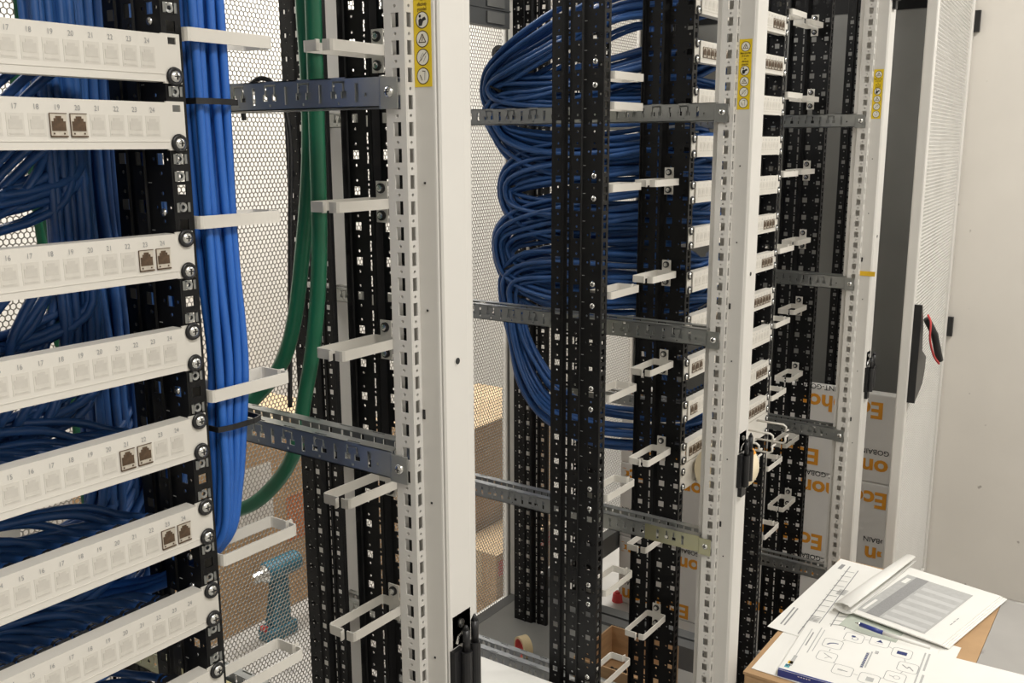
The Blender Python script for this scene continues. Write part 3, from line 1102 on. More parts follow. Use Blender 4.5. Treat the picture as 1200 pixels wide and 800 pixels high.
# tails from the large panels
for pi, zt in enumerate(A_TOPS):
    z = zt - 0.0224
    for n, i in enumerate(range(12, 24)):
        x = -0.378 + PORTX(i)
        if pi < 4:
            sag = 0.055 + 0.05 * rng.random() + 0.02 * (pi == 2)
            xv = -0.165 - 0.0035 * n + jit(0.004)
            yv = 0.258 + 0.018 * rng.random() - 0.004 * pi
            pts = [(x, 0.178, z), (x, 0.205, z - 0.001), (x - 0.030, 0.235, z - 0.010), (x - 0.075, 0.252 + jit(.012), z - 0.03 - sag * .4),
                   (min(x, xv) - 0.055, 0.258 + jit(.012), z - sag), (xv - 0.03, yv, z - sag * 0.75), (xv - 0.004, yv + 0.003, z - 0.005), (xv, yv + 0.006, z + 0.09),
                   (xv + 0.004, yv + 0.010, z + 0.30), (xv + 0.01, yv + 0.02, 2.30)]
        else:
            d = jit(0.022)
            pts = [(x, 0.178, z), (x, 0.200, z), (x - 0.012, 0.222, z + 0.002), (x - 0.055, 0.238 + jit(.008), z + 0.010 + d * .5), (x - 0.16, 0.250 + jit(.02), z + 0.008 + d),
                   (x - 0.34, 0.258 + jit(.02), z + d), (-0.80, 0.26 + jit(.02), z + d)]
        cable(pts, "blue cable plugged into the back of the large patch panel %s from the top" % ORD[pi], "cables of the %s large patch panel" % ORD[pi], 0.0044, 5, 'blue_shaded')

# flat bundles lying across behind the lower large panels
for b, (z0, y0, dz) in enumerate(((1.335, 0.262, -0.004), (1.238, 0.268, 0.012), (1.168, 0.262, 0.02))):
    for i in range(9):
        yy = y0 + (i % 3) * 0.010 + jit(.002)
        zz = z0 + (i // 3) * 0.0105 + jit(.003)
        pts = [(-0.86, yy, zz - 0.02), (-0.55, yy, zz + jit(.006)), (-0.36, yy, zz + jit(.006)), (-0.24, yy, zz + jit(.004)), (-0.17, yy + 0.004, zz + dz + jit(.004)),
               (-0.12, yy + 0.02, zz + dz + 0.03), (-0.09, yy + 0.05, zz + 0.08), (-0.085, yy + 0.07, zz + 0.2)]
        cable(pts, "blue network cable lying across behind the lower large panels", "cables lying across the lower part of the nearest cabinet", 0.0046, 5, 'blue_shaded')

# loops at the left of the small patch panels
LOOPS = dict(
    b1=[(1.30, 0.205, 1.93), (1.14, 0.205, 1.925), (1.08, 0.327, 1.922), (1.08, 0.425, 1.896), (1.08, 0.529, 1.851), (1.08, 0.618, 1.812), (1.08, 0.664, 1.785), (1.08, 0.667, 1.757), (1.08, 0.618, 1.743), (1.08, 0.485, 1.736), (1.08, 0.322, 1.735), (1.13, 0.215, 1.736), (1.30, 0.205, 1.74)],
    b2=[(1.30, 0.205, 1.83), (1.14, 0.205, 1.825), (1.09, 0.402, 1.778), (1.09, 0.528, 1.756), (1.09, 0.630, 1.745), (1.08, 0.665, 1.715), (1.08, 0.648, 1.675), (1.08, 0.607, 1.645), (1.08, 0.528, 1.621), (1.08, 0.400, 1.612), (1.13, 0.215, 1.613), (1.30, 0.205, 1.613)],
    b3=[(1.30, 0.205, 1.65), (1.14, 0.205, 1.646), (1.08, 0.319, 1.622), (1.08, 0.442, 1.612), (1.08, 0.550, 1.597), (1.08, 0.612, 1.573), (1.08, 0.626, 1.543), (1.08, 0.603, 1.508), (1.08, 0.527, 1.487), (1.08, 0.398, 1.479), (1.13, 0.215, 1.491), (1.30, 0.205, 1.495)],
    b4=[(1.30, 0.205, 1.55), (1.14, 0.205, 1.546), (1.08, 0.317, 1.525), (1.08, 0.440, 1.508), (1.08, 0.573, 1.480), (1.08, 0.634, 1.447), (1.08, 0.642, 1.400), (1.08, 0.610, 1.357), (1.08, 0.527, 1.331), (1.08, 0.395, 1.323), (1.13, 0.215, 1.335), (1.30, 0.205, 1.34)],
    b5=[(1.30, 0.205, 1.40), (1.14, 0.205, 1.391), (1.08, 0.313, 1.390), (1.08, 0.438, 1.385), (1.08, 0.561, 1.372), (1.08, 0.608, 1.341), (1.08, 0.617, 1.291), (1.08, 0.600, 1.213), (1.08, 0.562, 1.127), (1.08, 0.500, 1.068), (1.08, 0.390, 1.042), (1.13, 0.215, 1.048), (1.30, 0.205, 1.06)])
LOOPN = dict(b1=("topmost cable loop beside the small panels", 21), b2=("second cable loop from the top, beside the small panels", 20), b3=("third cable loop from the top, beside the small panels", 19),
             b4=("fourth cable loop from the top, beside the small panels", 20), b5=("lowest cable loop, sweeping down beside the small panels", 19))
for key, ctr in LOOPS.items():
    desc, n = LOOPN[key]
    # parallel-transported offsets: tight at the tied end, fanned out elsewhere
    P = [Vector(p) for p in ctr]
    for q in range(n):
        a = 2.399963 * q + jit(0.2)
        rad = math.sqrt((q + 0.5) / n)
        ph = jit(0.5)
        pts = []
        for i, p in enumerate(P):
            t = (P[min(i + 1, len(P) - 1)] - P[max(i - 1, 0)]).normalized()
            u = Vector((1, 0, 0)); u = (u - t * u.dot(t)); u = u.normalized() if u.length > 0.1 else t.orthogonal().normalized()
            v = t.cross(u)
            tied = math.exp(-((i - len(P) * 0.5) / 1.4) ** 2)
            sp = 0.027 * tied + 0.056 * (1 - tied)
            if i in (0, 1, len(P) - 1, len(P) - 2): sp = 0.045
            aa = a + ph * (i - len(P) / 2) * 0.28
            pts.append(p + u * (math.cos(aa) * rad * sp * 0.8) + v * (math.sin(aa) * rad * sp) + Vector((jit(.0025), jit(.0025), jit(.0025))))
        cable(pts, "blue cable of the " + desc, "cables of the " + desc, 0.0050, 4, 'blue_shaded')
# straight runs seen between the small panels
for i in range(8):
    x = 1.17 + i * 0.0125 + jit(.002)
    y = 0.33 + jit(.012)
    cable([(x, y, 2.4), (x + jit(.006), y, 2.0), (x + jit(.006), y, 1.7), (x + jit(.006), y, 1.45), (x + jit(.006), y, 1.25), (x + 0.03, y - 0.02, 1.12), (x + 0.10, y - 0.05, 1.06)],
          "shade-toned blue cable running upright behind the small patch panels", "upright cables behind the small patch panels", 0.0045, 5, 'blue_shaded')

# cable ties
def tie(c, axis, r, label, w=0.0042, squash=1.0):
    c = Vector(c); ax = Vector(axis).normalized()
    a = ax.orthogonal().normalized(); b = ax.cross(a)
    mb = MB()
    n = 20
    vs, fs = [], []
    for (rr, d) in ((r, -w / 2), (r, w / 2), (r - 0.0012, w / 2), (r - 0.0012, -w / 2)):
        for k in range(n):
            t = 2 * math.pi * k / n
            vs.append(c + ax * d + a * math.cos(t) * rr + b * math.sin(t) * rr * squash)
    for i in range(4):
        j = (i + 1) % 4
        for k in range(n):
            fs.append((i * n + k, i * n + (k + 1) % n, j * n + (k + 1) % n, j * n + k))
    mb.add(vs, fs)
    h = c + a * r
    mb.box(h.x - .003, h.y - .003, h.z - .003, h.x + .003, h.y + .003, h.z + .003)
    return tag(mb.build("cable_tie", 'blackp'), label, "cable tie", "black cable ties")


def strap(pts, label):
    mb = MB()
    mb.strip(pts, -0.0028, 0.0028, 0.0014, closed=True)
    return mb


for (z, lab, x1) in ((1.690, "black cable tie around the vertical blue bundle, the upper one", -0.076), (1.372, "black cable tie around the vertical blue bundle, the lower one", -0.070)):
    s = strap([(-0.124, 0.137), (-0.110, 0.1335), (x1 - 0.012, 0.1335), (x1, 0.138), (x1 + 0.002, 0.160), (x1 - 0.010, 0.173), (-0.115, 0.173), (-0.125, 0.160)], lab)
    o = s.build("cable_tie", 'blackp', None, (0, 0, z))
    tag(o, lab, "cable tie", "black cable ties")
tie((1.08, 0.655, 1.772), (0, 0.5, -1), 0.026, "black cable tie gathering the topmost blue loop")
tie((1.08, 0.618, 1.375), (0, 0.5, 1), 0.024, "black cable tie around the fourth blue loop")
tie((1.08, 0.600, 1.558), (0, 0.3, 1), 0.022, "black cable tie around the third blue loop")
tie((1.08, 0.600, 1.320), (0, 0.6, -1), 0.024, "black cable tie around the lowest blue loop")

# ------------------------------------------------------------------ green hoses and black wire
cable([(0.1, 0.205, 2.40), (0.1, 0.208, 2.0), (0.1, 0.210, 1.828), (0.1, 0.213, 1.669), (0.1, 0.218, 1.519), (0.1, 0.234, 1.413), (0.1, 0.253, 1.345), (0.1, 0.279, 1.262), (0.1, 0.324, 1.206), (0.1, 0.387, 1.162), (0.1, 0.492, 1.126), (0.09, 0.70, 1.11)],
      "green hose nearest the white post, sweeping left below the zinc rails", "green hoses", 0.0098, 6, 'green', "conduit_hose", "hose")
cable([(0.112, 0.222, 2.40), (0.112, 0.226, 2.0), (0.112, 0.238, 1.83), (0.112, 0.236, 1.717), (0.112, 0.242, 1.619), (0.11, 0.258, 1.517), (0.105, 0.274, 1.43), (0.10, 0.298, 1.372), (0.09, 0.345, 1.322), (0.08, 0.42, 1.28), (0.08, 0.60, 1.26)],
      "green hose bending left behind the white ring above the zinc rails", "green hoses", 0.0098, 6, 'green', "conduit_hose", "hose")
cable([(0.060, 0.75, 2.1), (0.060, 0.75, 1.80), (0.058, 0.75, 1.674), (0.056, 0.75, 1.59), (0.060, 0.75, 1.49), (0.067, 0.75, 1.372), (0.082, 0.75, 1.289), (0.09, 0.75, 1.0)],
      "dark green hose behind the blue cables at the left edge", "green hoses", 0.010, 5, 'green', "conduit_hose", "hose")
cable([(-0.04, 0.6, 1.75), (-0.02, 0.6, 1.60), (-0.005, 0.6, 1.505), (0.018, 0.6, 1.432), (0.031, 0.6, 1.37), (0.04, 0.6, 1.319), (0.05, 0.6, 1.1)],
      "dark green hose slanting down behind the blue curtain of cables", "green hoses", 0.010, 5, 'green', "conduit_hose", "hose")
cable([(0.40, 0.62, 1.20), (0.42, 0.62, 1.50), (0.43, 0.62, 1.66), (0.425, 0.635, 1.735), (0.412, 0.660, 1.758), (0.398, 0.680, 1.742), (0.394, 0.690, 1.715), (0.394, 0.690, 1.69)],
      "thin black wire bent into a small arch above the upper zinc rail", None, 0.0042, 6, 'blackp', "black_wire", "wire")

# ------------------------------------------------------------------ cartons with orange lettering at the end of the row
def carton(y0, z0, H_, L, label, lines):
    D = 0.040
    t = thing("carton", label, "carton", (2.198, y0, z0), 0, "cartons stacked at the end of the row")
    bevel(MB().box(0, 0.001, 0, D, L - 0.001, H_ - 0.001).build("carton_body", 'wrap', t), 0.005, 3)
    mb = MB()
    w0 = text_geo("Ecophon", 0.03)[0]
    sx = 0.262 / (max(v[0] for v in w0) - min(v[0] for v in w0)) / 0.070
    for (zc, ys) in lines:
        for yc in ys:
            # the print is upside down
            text(mb, "Ecophon", (-0.0008, yc, zc), (0, 1, 0), (0, 0, -1), 0.070, 0, 0.03, sx)
            text(mb, "SAINT-GOBAIN", (-0.0008, yc + 0.062, zc + 0.047), (0, 1, 0), (0, 0, -1), 0.0225, 1, 0.008, 1.0)
    # the print runs off the edge of the carton
    fs, ms = [], []
    for f, m0 in zip(mb.f, mb.m):
        if all(0.004 < mb.v[i][1] < L - 0.004 for i in f):
            fs.append(f); ms.append(m0)
    mb.f, mb.m = fs, ms
    if fs:
        mb.build("printed_lettering", ['orange', 'ink'], t)
    return t


for col_, (y0, rows) in enumerate(((0.012, (0.0, 0.355, 0.635, 0.915)), (0.590, (0.0, 0.26, 0.54, 0.82)))):
    for row in range(3):
        z0, z1 = rows[row], rows[row + 1]
        top = z1 - z0 - 0.050 if col_ == 0 else z1 - z0 - 0.045
        base = (0.180, 0.3625) if col_ == 0 else (0.560, 0.385)
        if col_ == 0 and row < 2:
            base = (0.150, 0.3345)
        l1 = [base[0] + 0.395 * k - y0 for k in range(-3, 4)]
        l2 = [base[1] + 0.395 * k - y0 for k in range(-3, 4)]
        nm = ("bottom", "middle", "top")[row]
        side = ("nearest the perforated door", "behind the small patch panels")[col_]
        carton(y0, z0, z1 - z0, (0.576, 0.340)[col_], "pale carton with upside-down orange lettering, %s row, %s" % (nm, side),
               [(top, l1), (top - 0.178, l2)])

# grey side panel behind the cartons with a black perforated head
sp = thing("side_panel", "tall grey steel panel standing behind the orange lettered cartons", "panel", (2.403, 0.50, 0))
MB().box(0, -0.47, 0, 0.010, 0.43, 2.035).build("panel_sheet", 'greysteel', sp)
MB().box(-0.002, -0.47, 2.035, 0.010, 0.43, 2.195).build("panel_head", 'black', sp)

# ------------------------------------------------------------------ doors at the far right
E_X = 2.452
wd = thing("cabinet_door", "large plain dusty white door standing open at the right edge", "door", (E_X, -0.045, 0.25))
bevel(MB().box(0, -0.80, 0, 0.018, 0.0, 1.95).build("door_leaf", 'doorw', wd), 0.006, 3)
for z in (0.845, 1.742):
    MB().box(-0.012, -0.034, z - 0.030, 0.002, -0.012, z + 0.030).build("hinge", 'blackp', wd)
ep = thing("server_rack", "white corner post carrying the open doors, right of the farthest cabinet", "server rack", (2.82, 0, 0), 0, "row of open network cabinets")
put("front_post", POST_L, ep); put("rear_post", REAR_L, ep)
for sy in (0.01, 0.93):
    f = MB(); f.cyl((-0.36, sy, 0.0), (0, 0, 0.012), 0.03, 14); f.cyl((-0.36, sy, 0.01), (0, 0, 0.2), 0.012, 10); f.build("levelling_foot", 'galv', ep)

PD = Vector((E_X - 0.012, -0.052, 0.25))
ang = math.radians(180 + 4.2)
pdoor = thing("perforated_door", "perforated white door swung right back, seen almost edge-on", "door", PD, ang)
W_ = 0.735
fr = MB()
fr.box(W_ - 0.030, -0.012, 0, W_, 0.012, 1.95); fr.box(0, -0.012, 0, 0.030, 0.012, 1.95)
fr.box(0.030, -0.012, 0, W_ - 0.030, 0.012, 0.06); fr.box(0.030, -0.012, 1.89, W_ - 0.030, 0.012, 1.95)
bevel(fr.build("door_frame", 'white', pdoor), 0.003, 2)
put("perforated_sheet", HEXF, pdoor, (W_ / 2, 0.004, 0.064))
hd = MB()
hd.add([(W_ - 0.006, y_, z_) if k_ == 0 else (W_ - k_, y_, z_) for (k_, z_) in ((0, 0.775), (0.120, 0.800), (0.150, 0.835), (0.150, 0.865), (0.070, 0.895), (0.050, 0.960), (0.012, 1.018), (0, 1.018)) for y_ in (0.0122, 0.030)],
       [tuple(range(0, 16, 2)), tuple(range(15, 0, -2))] + [(2 * i, 2 * i + 1, (2 * i + 3) % 16, (2 * i + 2) % 16) for i in range(8)], 0)
hh = hd.build("handle", 'blackp', pdoor)
lv = MB()
lv.tube([(W_ - 0.070, 0.034, 0.975), (W_ - 0.090, 0.052, 0.935), (W_ - 0.115, 0.066, 0.865)], 0.009, 8)
lv.build("handle_lever", 'blackp', hh, smooth=True)
wr = MB()
wr.tube(catmull([(W_ - 0.07, 0.036, 0.985), (W_ - 0.05, 0.046, 0.970), (W_ - 0.045, 0.048, 0.930), (W_ - 0.075, 0.056, 0.885), (W_ - 0.110, 0.066, 0.858)], 4), 0.0028, 6)
wr.build("red_wire", 'redp', hh, smooth=True)

# ------------------------------------------------------------------ carton table with papers in the aisle
ct = thing("cardboard_box", "tall brown cardboard box in the aisle carrying the papers", "box", (1.149, -0.228, 0.0))
bx = MB()
bx.box(-0.297, -0.172, 0.0, 0.297, 0.172, 0.694)
bevel(bx.build("box_body", 'card', ct), 0.004, 2)
fl = MB()
fl.box(-0.298, -0.001, 0.694, 0.298, 0.173, 0.699); fl.box(-0.298, -0.173, 0.694, 0.298, -0.003, 0.699)
fl.build("top_flap", 'card', ct)
gf = MB()
gf.add([(-0.29, -0.174, 0.699), (0.29, -0.174, 0.699), (0.29, -0.40, 0.672), (-0.29, -0.40, 0.672), (-0.29, -0.174, 0.695), (0.29, -0.174, 0.695), (0.29, -0.40, 0.668), (-0.29, -0.40, 0.668)],
       [(3, 2, 1, 0), (4, 5, 6, 7), (0, 1, 5, 4), (1, 2, 6, 5), (2, 3, 7, 6), (3, 0, 4, 7)])
gfo = gf.build("open_flap", 'greyflap', ct)
gfo["label"] = "grey open flap of the box"
MB().box(-0.2985, -0.02, 0.45, -0.2972, 0.02, 0.6995).build("packing_tape", 'cardl', ct)


def sheet(name, o, u, v, z, m, label, cat, th=0.0006, group=None, bow=0.0, nseg=8):
    """sheet of paper: corner o, edges u and v (XY), gently bowed along u"""
    mb = MB()
    vs, fs = [], []
    for w in (0, th):
        for i in range(nseg + 1):
            t = i / nseg
            dz = bow * math.sin(math.pi * t)
            for q in (0, 1):
                vs.append((o[0] + u[0] * t + v[0] * q, o[1] + u[1] * t + v[1] * q, z + w + dz))
    n = 2 * (nseg + 1)
    for i in range(nseg):
        a = 2 * i
        fs += [(n + a, n + a + 2, n + a + 3, n + a + 1), (a, a + 1, a + 3, a + 2), (a, a + 2, n + a + 2, n + a), (a + 1, n + a + 1, n + a + 3, a + 3)]
    fs += [(0, n, n + 1, 1), (n - 2, n - 1, 2 * n - 1, 2 * n - 2)]
    mb.add(vs, fs)
    ob = mb.build(name, m)
    return tag(ob, label, cat, group)


def on_sheet(o, u, v, z):
    o, u, v = Vector((*o, z)), Vector((*u, 0)), Vector((*v, 0))
    return lambda a, b: o + u * a + v * b


def qline(mb, f, a, b, w, mi=0):
    p, q = f(*a), f(*b)
    d = (q - p).normalized(); n = Vector((-d.y, d.x, 0)) * w / 2
    mb.add([p + n, p - n, q - n, q + n], [(0, 1, 2, 3)], mi)


def qrect(mb, f, a0, b0, a1, b1, mi=0):
    mb.add([f(a0, b0), f(a1, b0), f(a1, b1), f(a0, b1)], [(0, 1, 2, 3)], mi)


sheet("paper_sheet", (0.868, -0.064), (0.30, -0.004), (-0.002, -0.30), 0.6998, 'paper', "plain white sheet lying directly on the box under the booklet", "paper", 0.0008)
o1, u1, v1 = (1.034, -0.033), (0.406, -0.026), (-0.019, -0.296)
dr = sheet("drawing_sheet", o1, u1, v1, 0.7012, 'paper', "large drawing sheet with floor plan lines overhanging the box edge", "paper", 0.0008)
pm = MB()
f0_ = on_sheet(o1, u1, v1, 0.7026)
f1 = lambda a, b: f0_(a, b * 0.72 - 0.085)
qline(pm, f1, (0.02, 0.40), (0.93, 0.27), 0.0022)
for k in range(12):
    a = 0.10 + k * 0.068
    b = 0.39 - 0.143 * (a - 0.02) / 0.91 * 1.0
    qline(pm, f1, (a, b), (a + 0.012, b + 0.10), 0.0018)
qline(pm, f1, (0.10, 0.49), (0.90, 0.375), 0.0018)
for a in (0.16, 0.55):
    for k in range(6):
        qline(pm, f1, (a + k * 0.012, 0.38), (a + 0.012 + k * 0.012, 0.46), 0.0018)
for k in range(2):
    qline(pm, f1, (0.06, 0.20 + k * 0.035), (0.27, 0.17 + k * 0.035), 0.0030)
qrect(pm, f1, 0.86, 0.18, 0.93, 0.22, 0)
for k in range(5):
    qline(pm, f1, (0.16 + k * 0.05, 0.56), (0.19 + k * 0.05, 0.70), 0.0018)
qline(pm, f1, (0.12, 0.60), (0.40, 0.54), 0.0018); qline(pm, f1, (0.14, 0.72), (0.42, 0.66), 0.0018)
pm.build("printed_plan", 'greyink', dr)["kind"] = "stuff"
sheet("green_leaflet", (1.120, -0.150), (0.13, -0.01), (-0.02, -0.11), 0.7026, 'pale_green', "pale green leaflet half hidden under the printed tables", "paper", 0.0006)

# stack of stapled pages with printed tables, top page curled back
o2, u2, v2 = (1.174, -0.141), (0.286, -0.060), (-0.040, -0.197)
st = thing("document_stack", "stapled pages with a grey printed table, front page curled back", "document", (1.28, -0.26, 0.7035))
for k in range(4):
    mb = MB()
    off = (0.004 * (3 - k), -0.004 * (3 - k))
    f = on_sheet((o2[0] - 1.28 + off[0] * 0.6, o2[1] + 0.26 + off[1]), u2, v2, 0.0022 * k)
    g_ = on_sheet((o2[0] - 1.28 + off[0] * 0.6, o2[1] + 0.26 + off[1]), u2, v2, 0.0022 * k + 0.0018)
    P_ = [f(0, 0), f(1, 0), f(1, 1), f(0, 1), g_(0, 0), g_(1, 0), g_(1, 1), g_(0, 1)]
    mb.add(P_, [(3, 2, 1, 0), (4, 5, 6, 7), (0, 1, 5, 4), (1, 2, 6, 5), (2, 3, 7, 6), (3, 0, 4, 7)])
    mb.build("page", 'paper', st)
pt = MB()
ft = on_sheet((o2[0] - 1.28, o2[1] + 0.26), u2, v2, 0.0090)
qrect(pt, ft, 0.06, 0.10, 0.86, 0.80, 0)
ft2 = on_sheet((o2[0] - 1.28, o2[1] + 0.26), u2, v2, 0.0092)
qrect(pt, ft2, 0.06, 0.20, 0.86, 0.335, 1)
qrect(pt, ft2, 0.70, 0.13, 0.80, 0.18, 2); qrect(pt, ft2, 0.10, 0.13, 0.30, 0.16, 2)
for k in range(6):
    a = 0.08 + k * 0.12
    qrect(pt, ft2, a, 0.36, a + 0.05, 0.78, 3)
for k in range(3):
    qline(pt, ft2, (0.30 + k * .05, 0.90), (0.34 + k * .05, 0.90), 0.0015, 1)
M['paleink2'] = mat("paler_grey_print", (0.58, 0.58, 0.57), 0.7, var=0.04)
pt.build("printed_table", ['paleink', 'greyink', 'paper', 'paleink2'], st)
# curled page: part of a cone along the upper edge
cu = MB()
A0, A1 = Vector((1.164 - 1.28, -0.136 + 0.26, 0.012)), Vector((1.492 - 1.28, -0.196 + 0.26, 0.016))
ax = (A1 - A0).normalized(); sd = Vector((-ax.y, ax.x, 0)); upv = Vector((0, 0, 1))
n = 14
vs = []
for (c, rr) in ((A0, 0.0125), (A0.lerp(A1, 0.5), 0.0115), (A1, 0.0085)):
    for k in range(n + 1):
        t = math.radians(-150 + 285 * k / n)
        vs.append(c + sd * (math.cos(t) * rr * 1.7 - rr * 0.7) + upv * (math.sin(t) * rr * 0.85 + rr * 0.3))
fs = []
for i in range(2):
    for k in range(n):
        a = i * (n + 1) + k
        fs.append((a, a + 1, a + n + 2, a + n + 1))
cu.add(vs, fs)
cp = cu.build("curled_page", 'paper', st, smooth=True)
so = cp.modifiers.new("thickness", 'SOLIDIFY'); so.thickness = 0.0006

# booklet with navy spine
bk = thing("booklet", "white booklet with navy spine and a ring of framed icons", "booklet", (0.870, -0.113, 0.7008))
s_, l_ = Vector((0.209, 0.012, 0)), Vector((0.020, -0.400, 0))


def slab(mb, a0, b0, a1, b1, z0, z1, mi=0):
    P_ = [s_ * a + l_ * b + Vector((0, 0, z)) for z in (z0, z1) for (a, b) in ((a0, b0), (a1, b0), (a1, b1), (a0, b1))]
    mb.add(P_, [(0, 1, 2, 3), (7, 6, 5, 4), (4, 5, 1, 0), (5, 6, 2, 1), (6, 7, 3, 2), (7, 4, 0, 3)], mi)


m1 = MB(); slab(m1, 0.006, 0.002, 0.995, 0.998, 0.0008, 0.0128); m1.build("page_block", 'paper', bk)
m1 = MB(); slab(m1, 0, 0, 1, 1, 0.0128, 0.0138); m1.build("cover", 'paper', bk)
m1 = MB(); slab(m1, -0.004, 0, 0.004, 1, 0.0, 0.0125); slab(m1, 0.0, 0.0, 0.02, 1.0, 0.0137, 0.0139)
m1.build("spine", 'pen', bk)
pr_ = MB()
fb = lambda a, b: s_ * a + l_ * b + Vector((0, 0, 0.01405))
fb2 = lambda a, b: s_ * a + l_ * b + Vector((0, 0, 0.01415))


def booklet_ab(X, Y):
    d = Vector((X - 0.870, Y + 0.113, 0))
    det = s_.x * l_.y - s_.y * l_.x
    return ((d.x * l_.y - d.y * l_.x) / det, (s_.x * d.y - s_.y * d.x) / det)


icons = [(1.015, -0.168), (1.061, -0.195), (1.072, -0.240), (1.053, -0.285), (1.006, -0.306), (0.960, -0.295), (0.928, -0.258), (0.930, -0.211), (0.962, -0.173)]
AB = [booklet_ab(*p) for p in icons]
for i, (a, b) in enumerate(AB):
    ha, hb = 0.085, 0.043
    # rounded frame outline
    pts = []
    for (sa, sb, t0) in ((1, 1, 0), (-1, 1, 90), (-1, -1, 180), (1, -1, 270)):
        for t in (0, 45, 90):
            tt = math.radians(t0 + t)
            pts.append((a + sa * (ha - 0.03) + 0.03 * math.cos(tt), b + sb * (hb - 0.015) + 0.015 * math.sin(tt)))
    for k in range(len(pts)):
        qline(pr_, fb, pts[k], pts[(k + 1) % len(pts)], 0.0010, 0)
    a2, b2 = AB[(i + 1) % len(AB)]
    da, db = a2 - a, b2 - b
    L_ = math.hypot(da * 0.209, db * 0.4)
    qline(pr_, fb, (a + da * 0.42, b + db * 0.42), (a + da * 0.58, b + db * 0.58), 0.0010, 0)
    if i == 0:
        for (p, q) in (((-.035, -.022), (.0, -.012)), ((.0, -.012), (.02, .004)), ((.02, .004), (.022, .024))):
            qline(pr_, fb, (a + p[0], b + p[1]), (a + q[0], b + q[1]), 0.0028, 1)
    elif i == 1:
        qrect(pr_, fb, a + .01, b - .014, a + .04, b + .004, 1)
        for k in range(8):
            t0, t1 = 6.283 * k / 8, 6.283 * (k + 1) / 8
            qline(pr_, fb, (a - .012 + .03 * math.cos(t0), b + .006 + .014 * math.sin(t0)), (a - .012 + .03 * math.cos(t1), b + .006 + .014 * math.sin(t1)), 0.0009, 1)
    elif i == 2:
        pr_.add([fb(a + .045, b), fb(a - .005, b - .015), fb(a - .005, b + .015)], [(0, 1, 2)], 1)
        qline(pr_, fb, (a - .03, b - .02), (a - .03, b + .02), 0.0008, 0)
    elif i == 3:
        qrect(pr_, fb, a - .03, b - .022, a + .03, b + .022, 1)
    elif i == 4:
        for (p, q) in (((.03, -.026), (-.015, -.002)), ((-.015, -.002), (.02, .004)), ((.02, .004), (-.035, .026))):
            qline(pr_, fb, (a + p[0], b + p[1]), (a + q[0], b + q[1]), 0.0022, 0)
    elif i == 5:
        for k in range(8):
            t0, t1 = 6.283 * k / 8, 6.283 * (k + 1) / 8
            qline(pr_, fb, (a + .03 * math.cos(t0), b + .006 + .014 * math.sin(t0)), (a + .03 * math.cos(t1), b + .006 + .014 * math.sin(t1)), 0.0009, 0)
        qline(pr_, fb, (a + .01, b - .026), (a, b - .008), 0.0016, 0)
    elif i == 6:
        qrect(pr_, fb, a - .04, b - .012, a + .03, b + .020, 2)
    elif i == 7:
        qrect(pr_, fb, a - .012, b - .022, a + .012, b + .0, 2); qline(pr_, fb, (a, b), (a, b + .022), 0.0022, 0)
    else:
        qline(pr_, fb, (a + .05, b - .02), (a - .01, b + .024), 0.0016, 0); qline(pr_, fb, (a - .04, b - .006), (a + .01, b + .01), 0.0010, 0)
pr_.build("icon_print", ['greyink', 'blueink', 'paleink', 'paper', 'yellowtape', 'paper'], bk)["kind"] = "stuff"
pr_ = MB()
# blocks of small print
ca, cb = booklet_ab(0.994, -0.236)
qrect(pr_, fb, ca - 0.17, cb - .012, ca + 0.13, cb + .002, 2); qrect(pr_, fb, ca - 0.15, cb + .006, ca + 0.16, cb + .013, 2)
for k in range(9):
    qrect(pr_, fb2, ca - 0.16 + k * 0.031, cb - .010, ca - 0.140 + k * 0.031, cb, 1)
qrect(pr_, fb, ca + 0.14, cb + .022, ca + .19, cb + .036, 0)
qrect(pr_, fb2, ca + 0.15, cb + .025, ca + .18, cb + .028, 3); qrect(pr_, fb2, ca + 0.15, cb + .031, ca + .175, cb + .033, 3)
for (a0, a1, b0, w_, m_i) in ((0.30, 0.86, 0.035, 0.004, 2), (0.52, 0.80, 0.048, 0.006, 0), (0.40, 0.93, 0.072, 0.005, 2), (0.45, 0.90, 0.090, 0.004, 2), (0.10, 0.30, 0.030, 0.016, 2),
                             (0.35, 0.95, 0.545, 0.007, 2), (0.62, 0.95, 0.562, 0.009, 2), (0.20, 0.55, 0.566, 0.010, 2)):
    qrect(pr_, fb, a0, b0, a1, b0 + w_, m_i)
qrect(pr_, fb, 0.135, 0.022, 0.185, 0.044, 4); qrect(pr_, fb, 0.06, 0.018, 0.12, 0.040, 5); qrect(pr_, fb2, 0.085, 0.022, 0.105, 0.030, 1)
for k in range(10):
    t0, t1 = math.pi * k / 10, math.pi * (k + 1) / 10
    qline(pr_, fb, (0.55 + .09 * math.cos(t0), 0.83 + .05 * math.sin(t0)), (0.55 + .09 * math.cos(t1), 0.83 + .05 * math.sin(t1)), 0.003, 5)
M['tealink'] = mat("teal_print", (0.10, 0.38, 0.42), 0.6, var=0.1, scale=200)
pr_.build("text_print", ['greyink', 'blueink', 'paleink', 'paper', 'yellowtape', 'tealink'], bk)["kind"] = "stuff"
sx = MB()
text(sx, "GUIDE", (-0.0012 + 0.0052, -0.078, 0.0066), (0, 1, 0), (0, 0, -1), 0.0115, 0, 0.02, 1.2)
for k in range(5):
    sx.add([Vector((-0.0012, 0, 0)) + l_ * (0.09 + k * 0.012) + Vector((0, 0, 0.009)), Vector((-0.0012, 0, 0)) + l_ * (0.098 + k * 0.012) + Vector((0, 0, 0.009)),
            Vector((-0.0012, 0, 0)) + l_ * (0.098 + k * 0.012) + Vector((0, 0, 0.0105)), Vector((-0.0012, 0, 0)) + l_ * (0.09 + k * 0.012) + Vector((0, 0, 0.0105))], [(0, 1, 2, 3)])
sx.build("spine_print", 'paper', bk)

